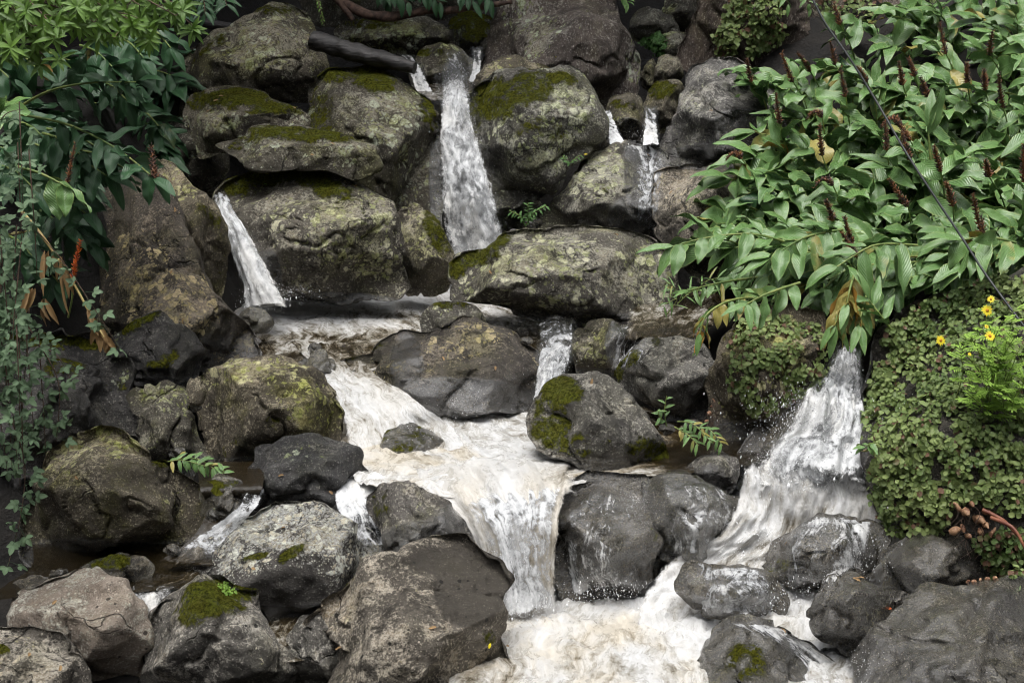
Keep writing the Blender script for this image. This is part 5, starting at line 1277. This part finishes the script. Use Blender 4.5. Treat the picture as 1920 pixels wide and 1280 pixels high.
# --- creeping ground cover laid on the stones
def cover(name, label, poly, n, size, seed, mat='cover', noise=0.0, nsc=5.0, lift=(0.004, 0.03), tint=(0, 1), kind="stuff", cat="creeper", dry=.12, updir=.35):
    rs = np.random.RandomState(seed)
    xs, ys = [p[0] for p in poly], [p[1] for p in poly]
    V, F, Tn, Md, Al, Dr = [], [], [], [], [], []
    cnt = 0; tr = 0
    prof = np.array([[0, 0], [.25, .8], [.55, 1.0], [1, 0], [.55, -1.0], [.25, -.8], [.5, 0]], float)   # heart-like outline and a centre
    fc = np.array([[6, 0, 5], [6, 5, 4], [6, 4, 3], [6, 3, 2], [6, 2, 1], [6, 1, 0]])
    cand = []
    while len(cand) < n and tr < n * 8:
        tr += 1
        u, v = rs.uniform(min(xs), max(xs)), rs.uniform(min(ys), max(ys))
        if not inpoly(poly, u, v):
            continue
        k, s = kdir(u, v)
        h = BVH.ray_cast(Vector((0, 0, CZ)), Vector((float(k), 1.0, float(s))).normalized())
        if h[0] is None:
            continue
        cand.append((h[0].x, h[0].y, h[0].z, h[1].x, h[1].y, h[1].z))
    cand = np.array(cand)
    nv = fbm(cand[:, :3] * nsc, 3, seed)
    keep = nv > -0.4 + noise
    cand, nv = cand[keep], nv[keep]
    tone = fbm(cand[:, :3] * 3.0 + 5, 2, seed + 3)
    for i, c in enumerate(cand):
        p, nn = c[:3], c[3:]
        if nn @ (p - np.array([0, 0, CZ])) > 0: nn = -nn
        Z = unit(nn * .8 + UP * updir + TOCAM * .2 + rs.normal(size=3) * .42)
        X = unit(np.cross(Z, rs.normal(size=3)) - UP * .35)
        Y = np.cross(Z, X)
        L = size * rs.uniform(.65, 1.3)
        q = p + nn * (rs.uniform(*lift) + (.05 if n > 3000 else .02) * max(0, nv[i] + .1))
        v = q + prof[:, :1] * L * X + prof[:, 1:] * L * .42 * Y
        v[6] -= Z * L * .13
        v[3] -= Z * L * .1
        V.append(v); F.append(fc + i * 7)
        Tn += [np.clip(.5 + tone[i] * .6 + rs.uniform(-.35, .35), *tint)] * 7
        Md += [0, .9, 1, .3, -1, -.9, 0]; Al += [0, .2, .5, 1, .5, .2, .5]
        Dr += [rs.uniform(.4, 1) if rs.rand() < dry else 0] * 7
    me = mesh_np(name, np.concatenate(V), np.concatenate(F), {"tint": np.array(Tn), "mid": np.array(Md), "along": np.array(Al), "dry": np.array(Dr)})
    return tag(link(name, me, M[mat]), label, cat, kind=kind)
cover("ground_cover", "dense mat of small heart-shaped creeper leaves over the mound at right",
      [(1622,770),(1632,690),(1655,630),(1705,585),(1760,545),(1850,522),(1960,500),(2060,640),(2085,800),(2060,1000),(1960,960),(1880,960),(1840,935),(1790,940),(1770,985),(1700,1000),(1670,975),(1640,900),(1632,830)], 16500, .031, 1, lift=(0.0, 0.07), noise=.22, nsc=9, dry=.07)
cover("ground_cover", "creeper leaves hanging over the roots at the lower right of the mound", [(1830,1010),(1860,990),(1960,1000),(1960,1080),(1900,1085),(1850,1060)], 700, .03, 2, lift=(0.0, 0.05), dry=.25)
cover("creeper", "patchy mat of creeper on the boulder left of the right-hand waterfall", [(1372,640),(1390,600),(1440,588),(1500,600),(1535,600),(1545,660),(1540,720),(1500,745),(1450,770),(1400,770),(1370,720)], 2000, .032, 3, noise=.36, nsc=7, lift=(0, .035))
cover("creeper", "creeper curtain on the brown cliff at the top right", [(1325,-10),(1400,-10),(1460,-10),(1470,60),(1440,90),(1400,110),(1370,110),(1330,75)], 1800, .042, 4, noise=.32, nsc=3, lift=(0, .06), tint=(0, .75))
cover("creeper", "creeper on the second cliff behind the ginger stand", [(1535,-10),(1930,-10),(1930,160),(1800,180),(1560,120)], 3600, .045, 5, noise=.3, nsc=2.5, lift=(0, .08), tint=(0, .8), dry=.2)

# --- yellow daisies on the mound
root = empty("daisy_bush", at(1860, 760, 6.85)); tag(root, "bright yellow-green daisy bush with yellow flowers on the creeper mound at right", "daisy bush")
rs = np.random.RandomState(8)
a, b = Acc(), Acc()
tops = [(1858,575),(1852,600),(1856,650),(1880,600),(1900,580),(1910,620),(1820,630),(1800,660),(1835,680),(1870,690),(1905,670),(1880,730),(1850,720),(1915,720),(1815,710),(1890,640),(1920,760),(1835,650),(1812,735),(1870,655),(1925,690),(1925,640),(1900,700),(1790,640)]
for i, (u, v) in enumerate(tops):
    Y = 6.75 + rs.uniform(-.1, .1)
    base = at(1865 + rs.normal() * 30, min(800, v + rs.uniform(80, 140)), 6.95)
    tip = at(u, v, Y)
    pts = [base, (base + tip) / 2 + np.array([rs.normal() * .02, -.03, .02]), tip]
    tube(a, pts, [.0035, .002], 5, 12, tint=.4)
    C = catmull(np.array(pts), 24)
    for k in range(9):
        p = C[int(24 * (.35 + .64 * k / 9))]
        o = unit(np.array([rs.normal(), rs.normal() - .4, rs.uniform(-.2, .8)]))
        L = rs.uniform(.05, .085); tt = rs.uniform(.2, 1)
        s = unit(np.cross(o, UP + TOCAM * .4))
        tube(b, [p, p + o * L * .5 + UP * .003, p + o * L], [.0016, .001], 4, 4, tint=tt, dry=0, mid=.5, along=.5)
        for m in range(4):
            for sg in (-1, 1):
                leaf(b, p + o * L * (.3 + .2 * m), o * .8 + s * sg * .8, UP + TOCAM * .6, L * .42, .009, .3, .2, tt, 0, 3, 0, rs, 0, .9)
        leaf(b, p + o * L, o, UP + TOCAM * .6, L * .4, .010, .3, .2, tt, 0, 3, 0, rs, 0, .9)
a.build("stem", M['stalk'], root); b.build("foliage", M['daisy'], root)
for (u, v, r_) in [(1858,561,.016),(1851,582,.024),(1856,630,.024),(1764,638,.022),(1850,612,.010),(1818,664,.008)]:
    r_ *= 1.25
    c = at(u, v, 6.6 if u > 1780 else 6.82)
    nrm = unit(TOCAM + UP * .5 + rs.normal(size=3) * .2)
    a1 = unit(np.cross(nrm, UP)); a2 = np.cross(nrm, a1)
    a = Acc()
    for k in range(13):
        th = 2 * math.pi * k / 13 + rs.uniform(-.1, .1)
        leaf(a, c, math.cos(th) * a1 + math.sin(th) * a2 + nrm * .15, nrm, r_ * rs.uniform(.85, 1.1), r_ * .36, .3, .1, .5, 0, 3, 0, rs, 0, .9)
    f = a.build("flower", M['petal'], root)
    a = Acc(); tube(a, [c - nrm * .002, c + nrm * r_ * .12, c + nrm * r_ * .2], [r_ * .3, r_ * .3, r_ * .12], 10, 6, tint=0); a.build("disc", M['disc'], f)

# --- small plants between the stones
def sprig(label, name, cat, stems, mat, L, W, nl, seed, dry=0.0, tint=(.2, .9), stem_mat='stalk'):
    rs = np.random.RandomState(seed)
    root = empty(name, at(*stems[0][0])); tag(root, label, cat)
    a, b = Acc(), Acc()
    for st in stems:
        pts = pxs(st); tube(a, pts, [.004, .002], 5, 14, tint=.2)
        C = catmull(np.array(pts), 30)
        for k in range(nl):
            j = int(29 * (.15 + .85 * (k + .5) / nl)); T = unit(C[min(29, j + 1)] - C[j - 1])
            S = unit(np.cross(T, UP + TOCAM)) * (1 if k % 2 else -1)
            leaf(b, C[j], T * .6 + S * .8 + rs.normal(size=3) * .2 - UP * .15, UP + TOCAM * .6 + rs.normal(size=3) * .2, L * rs.uniform(.7, 1.15), W, rs.uniform(.3, 1), .25, rs.uniform(*tint), rs.uniform(.4, .9) if rs.rand() < dry else 0, 6, .04, rs, 0, .8)
    a.build("stem", M[stem_mat], root); b.build("foliage", M[mat], root)
sprig("leafy green sprig with yellow stems in the gap behind the wide dark boulder", "small_plant", "plant", [[(305,868,7.35),(340,862,7.3),(390,875,7.28)],[(320,862,7.35),(370,860,7.32),(410,885,7.3)],[(405,920,7.28),(415,895,7.27),(420,880,7.27)]], 'ginger', .075, .022, 11, 1, .2)
sprig("small upright sprig growing beside the block-shaped brown rock", "small_plant", "plant", [[(1250,800,7.85),(1246,770,7.83),(1250,742,7.82)],[(1246,790,7.85),(1236,780,7.83),(1234,770,7.82)]], 'ginger', .06, .018, 6, 2)
sprig("drooping sprig of narrow green and yellow leaves over the brown side pool", "small_plant", "plant", [[(1270,790,7.7),(1300,795,7.6),(1335,830,7.5)],[(1265,800,7.7),(1290,815,7.6),(1310,835,7.55)],[(1300,800,7.65),(1330,805,7.6),(1355,835,7.55)]], 'ginger', .07, .018, 12, 3, .25)
sprig("small dark fern in the hollow behind the large central boulder", "fern", "fern", [[(985,425,10.6),(1000,400,10.5),(1025,385,10.45)],[(985,425,10.6),(975,405,10.5),(955,395,10.5)],[(990,420,10.6),(990,400,10.5),(990,380,10.5)]], 'fern', .05, .016, 16, 4)
sprig("tiny fern under the right flank of the mossy waterfall boulder", "fern", "fern", [[(1065,310,10.9),(1075,300,10.8),(1090,290,10.8)],[(1065,310,10.9),(1060,300,10.8),(1055,292,10.8)]], 'fern', .04, .014, 12, 5, tint=(.5,1))
sprig("tuft of thin grass at the lower edge of the tan rock beside the ginger", "grass_tuft", "grass", [[(1250,590,8.9),(1270,560,8.85),(1240,575,8.8)],[(1270,570,8.9),(1300,545,8.85),(1330,550,8.8)],[(1260,560,8.9),(1265,540,8.85),(1250,530,8.8)],[(1300,560,8.9),(1320,530,8.85),(1350,520,8.8)]], 'ginger', .12, .012, 7, 6, .3, (.7, 1))
sprig("dark green leaves hanging from the top edge above the fallen branches", "shrub", "shrub", [[(700,-30,12.6),(740,-10,12.5),(770,8,12.5)],[(760,-30,12.6),(800,-10,12.5),(830,8,12.5)],[(840,-30,12.6),(870,-10,12.5),(890,6,12.5)],[(880,-30,12.6),(905,-14,12.5),(925,4,12.5)],[(720,-30,12.7),(725,-10,12.6),(735,8,12.6)]], 'ginger_dark', .16, .05, 12, 7, 0, (.2,.7), 'twig')
sprig("dark leafy twigs hanging at the top edge left of the big shaded boulder", "shrub", "shrub", [[(300,-40,10.6),(330,0,10.5),(350,40,10.4)],[(360,-40,10.6),(380,-5,10.5),(385,30,10.4)],[(400,-40,10.8),(420,-5,10.7),(425,12,10.6)],[(330,-40,10.7),(360,-10,10.6),(400,20,10.5)]], 'ginger_dark', .13, .035, 14, 8, 0, (.1,.6), 'twig')
sprig("leafy twig dangling at the top edge above the oblong grey rock", "shrub", "shrub", [[(590,-20,11.4),(600,15,11.3),(607,45,11.3)]], 'shrub', .035, .014, 16, 9, 0, (.5,.9), 'twig')
sprig("small leafy twigs at the top edge beside the brown cliff", "shrub", "shrub", [[(1450,-30,11.4),(1470,-5,11.3),(1480,12,11.3)],[(1500,-30,11.4),(1515,0,11.3),(1522,22,11.3)],[(1160,-20,11.9),(1172,-4,11.9),(1178,8,11.9)]], 'ginger', .09, .03, 10, 10, 0, (.3,.7), 'twig')
cover("moss_tuft", "bright green cushion of moss right of the huge dark boulder", [(1205,70),(1230,60),(1250,75),(1250,100),(1225,110),(1208,95)], 420, .03, 9, mat='fern', kind="stuff", cat="moss", lift=(0, .06), tint=(.7, 1), dry=0)
cover("moss_tuft", "bright green leafy moss tuft on top of the block at the bottom edge", [(405,1098),(430,1090),(445,1100),(440,1115),(415,1118)], 120, .014, 10, mat='daisy', kind="stuff", cat="moss", lift=(0, .02), tint=(.2, .7), dry=0)

# --- roots and rhizomes at the foot of the mound
def knobs(label, spots, seed, Y):
    rs = np.random.RandomState(seed)
    root = empty("ginger_rhizome", at(spots[0][0], spots[0][1], Y)); tag(root, label, "rhizome")
    for (u, v, r_) in spots:
        a = Acc()
        c = at(u, v, Y + rs.uniform(-.05, .03)); d = unit(rs.normal(size=3) + TOCAM)
        rr = r_ * .6 * Y / FPX
        tube(a, [c - d * rr * 1.5, c - d * rr * .5, c + d * rr * .5 + UP * rr * .3, c + d * rr * 1.5], [rr * .45, rr * 1.0, rr * .85, rr * .35], 9, 12, noise=.8, seed=int(u), tint=rs.uniform(-.3, .4))
        a.build("knob", M['root'], root)
    a = Acc()
    for k in range(16):
        u, v, _ = spots[rs.randint(len(spots))]
        p = at(u, v, Y)
        tube(a, [p, p + np.array([rs.normal() * .03, -.03, -.04]), p + np.array([rs.normal() * .07, -.03, -.1 - rs.rand() * .06])], [.0018, .001], 4, 8, tint=-.3)
    a.build("roots", M['twig'], root)
knobs("clump of tan ginger rhizomes exposed at the foot of the creeper mound", [(1795,950,13),(1812,962,14),(1835,975,18),(1850,985,12),(1822,945,10),(1790,995,12),(1805,990,10),(1815,1005,10),(1840,1000,14),(1862,998,13),(1850,960,9)], 3, 6.72)
knobs("row of small tan rhizome knobs lying along the top of the large wet slab", [(1815,1090,6),(1826,1090,7),(1838,1086,7),(1852,1085,7),(1866,1084,6),(1878,1087,5)], 4, 6.42)
knobs("small tan rhizomes in the crack right of the block-shaped brown rock", [(1330,775,6),(1334,762,5),(1325,790,6),(1338,750,5)], 5, 7.75)
for lab, pts, r_ in [("upper red-brown dead cane leaning into the rhizomes", [(1842,955,6.7),(1880,975,6.65),(1915,1010,6.6)], .012), ("lower red-brown dead cane bending down at the right edge", [(1858,970,6.65),(1900,990,6.55),(1925,1035,6.5)], .011)]:
    a = Acc(); tube(a, pxs(pts), [r_, r_ * .8, r_ * .5], 7, 20, noise=.3, tint=0); tag(a.build("dead_cane", M['redcane']), lab, "cane")

# --- wood and cable
a = Acc(); tube(a, pxs([(585,75,11.3),(640,92,11.25),(700,108,11.2),(778,128,11.1)]), [.075, .075, .068, .045], 14, 60, noise=.25, seed=3, tint=-.2); tag(a.build("log", M['wood']), "dark wet log wedged behind the tall mossy boulder at the head of the fall", "log")
a = Acc(); tube(a, pxs([(600,-25,12.6),(650,10,12.6),(690,27,12.55),(740,31,12.55),(800,20,12.6),(860,18,12.6),(960,4,12.7)]), [.035, .045, .04, .028, .02], 9, 80, noise=.35, seed=4, tint=0); tag(a.build("fallen_branch", M['branch']), "long bare brown branch lying across the top edge above the oblong grey rock", "branch")
a = Acc(); tube(a, pxs([(615,-20,12.5),(640,10,12.5),(662,38,12.5)]), [.03, .028, .02], 8, 20, noise=.3, seed=5, tint=0); tag(a.build("fallen_branch", M['branch']), "short bare branch sloping beside the long one at the top edge", "branch")
a = Acc(); tube(a, pxs([(300,28,11.9),(370,42,11.9),(440,52,11.9)]), [.05, .05, .03], 9, 30, noise=.3, seed=6, tint=-.2); tag(a.build("log", M['wood']), "dark log behind the leaves left of the big shaded boulder", "log")
a = Acc(); tube(a, pxs([(1505,-40,8.0),(1545,40,7.9),(1592,108,7.8),(1640,185,7.7),(1700,288,7.5),(1760,380,7.35),(1800,440,7.25),(1850,517,7.1),(1900,585,6.95),(1950,650,6.8)]), [.0062], 6, 90, tint=0); tag(a.build("cable", M['cable']), "thin black cable hanging diagonally in front of the ginger stand", "cable")
rs = np.random.RandomState(14)
for (u, v, m, lab) in [(495,345,'daisy',"small yellow fallen leaf on the moss cap of the broad boulder"), (1042,108,'petal',"tiny yellow fallen leaf at the foot of the huge dark boulder"), (555,203,'drygrass',"small brown fallen leaf on the mossy slab under the shaded boulder"), (620,268,'drygrass',"dry fallen leaf on the thin flat slab"), (920,1205,'petal',"yellow scrap of leaf at the edge of the large foreground slab"), (1672,1140,'redspike',"red scrap of leaf beside the large wet slab"), (1095,290,'petal',"yellow fallen leaf on the grey boulder under the thin falls")]:
    Y = hit_Y(u, v)
    if Y:
        a = Acc(); leaf(a, at(u, v, Y - .02), np.array([rs.normal(), -.3, rs.normal() * .3]), UP + TOCAM * .6, .028, .013, .5, .3, .5, 0, 5, .1, rs); tag(a.build("fallen_leaf", M[m]), lab, "leaf")

rs = np.random.RandomState(71)
k = 0
while k < 46:
    u, v = rs.uniform(10, 1700), rs.uniform(30, 1270)
    kk, ss = kdir(u, v)
    h = BVH.ray_cast(Vector((0, 0, CZ)), Vector((float(kk), 1.0, float(ss))).normalized())
    if h[0] is None or abs(h[1].z) < .45:
        continue
    k += 1
    a = Acc(); nn = np.array(h[1]); nn = nn if nn[2] > 0 else -nn
    leaf(a, np.array(h[0]) + nn * .008, np.cross(nn, rs.normal(size=3)), nn + rs.normal(size=3) * .15, rs.uniform(.025, .05), .014, rs.uniform(-.3, .8), .5, rs.uniform(0, 1), 0, 5, .1, rs)
    tag(a.build("fallen_leaf", M['drygrass']), "small withered brown leaf fallen on the boulders", "leaf", "withered leaves fallen on the boulders")

# --- unseen tree added to shade the upper gorge, crown spread along the top
rs = np.random.RandomState(55)
root = empty("shade_tree", (-4.6, 13.5, 4.0)); tag(root, "unseen broad-crowned tree added overhead to shade the upper gorge", "tree")
a = Acc(); tube(a, [(-4.6, 13.5, 3.5), (-4.3, 13.2, 5.2), (-3.2, 12.6, 6.6), (-1.6, 12.0, 7.4)], [.26, .2, .13, .06], 10, 40, noise=.2, tint=0)
tube(a, [(-4.3, 13.2, 5.2), (-4.6, 11.8, 6.6), (-4.2, 10.4, 7.3)], [.14, .1, .04], 8, 24, noise=.2, tint=0)
tube(a, [(-3.2, 12.6, 6.6), (-2.2, 13.6, 7.4), (-.4, 14.2, 7.9)], [.1, .07, .03], 8, 24, noise=.2, tint=0)
a.build("trunk", M['branch'], root)
n = 27000
cl = np.array([(-4.4, 10.6, 7.2, 1.5), (-2.8, 11.2, 7.4, 1.4), (-4.8, 12.6, 7.6, 1.6), (-2.2, 12.8, 7.9, 1.5), (-.8, 13.6, 8.1, 1.5), (.6, 14.4, 8.2, 1.4), (-6, 11, 6.8, 1.4), (-1.0, 12.0, 7.7, 1.1), (-3.6, 14.2, 8.0, 1.5), (2.2, 15.0, 8.4, 1.4), (1.2, 13.2, 7.3, 1.3), (2.6, 13.8, 7.6, 1.3), (-.3, 12.9, 7.1, 1.3), (-5, 9.8, 6.4, 1.2), (-4.6, 9.4, 6.9, 1.1)])  # leaf clusters placed for the shade they cast below
ci = rs.randint(0, len(cl), n)
dd = rs.normal(size=(n, 3)); dd /= np.linalg.norm(dd, axis=1)[:, None]
pc = cl[ci, :3] + dd * cl[ci, 3:4] * (rs.rand(n, 1) ** .5) * np.array([1, 1, .5])
X = rs.normal(size=(n, 3)) * np.array([1, 1, .5]); X /= np.linalg.norm(X, axis=1)[:, None]
Z = rs.normal(size=(n, 3)) * .5 + UP; Yv = np.cross(Z, X); Yv /= np.linalg.norm(Yv, axis=1)[:, None]
Lf = rs.uniform(.18, .32, (n, 1))
V = np.stack([pc, pc + X * Lf * .5 + Yv * Lf * .22, pc + X * Lf, pc + X * Lf * .5 - Yv * Lf * .22], 1).reshape(-1, 3)
me = mesh_np("crown", V, np.arange(4 * n).reshape(-1, 4), {"tint": np.repeat(rs.uniform(0, .5, n), 4), "mid": np.tile([0, 1, 0, -1], n), "along": np.tile([0, .5, 1, .5], n), "dry": np.zeros(4 * n)})
link("crown", me, M['shrub'], root)
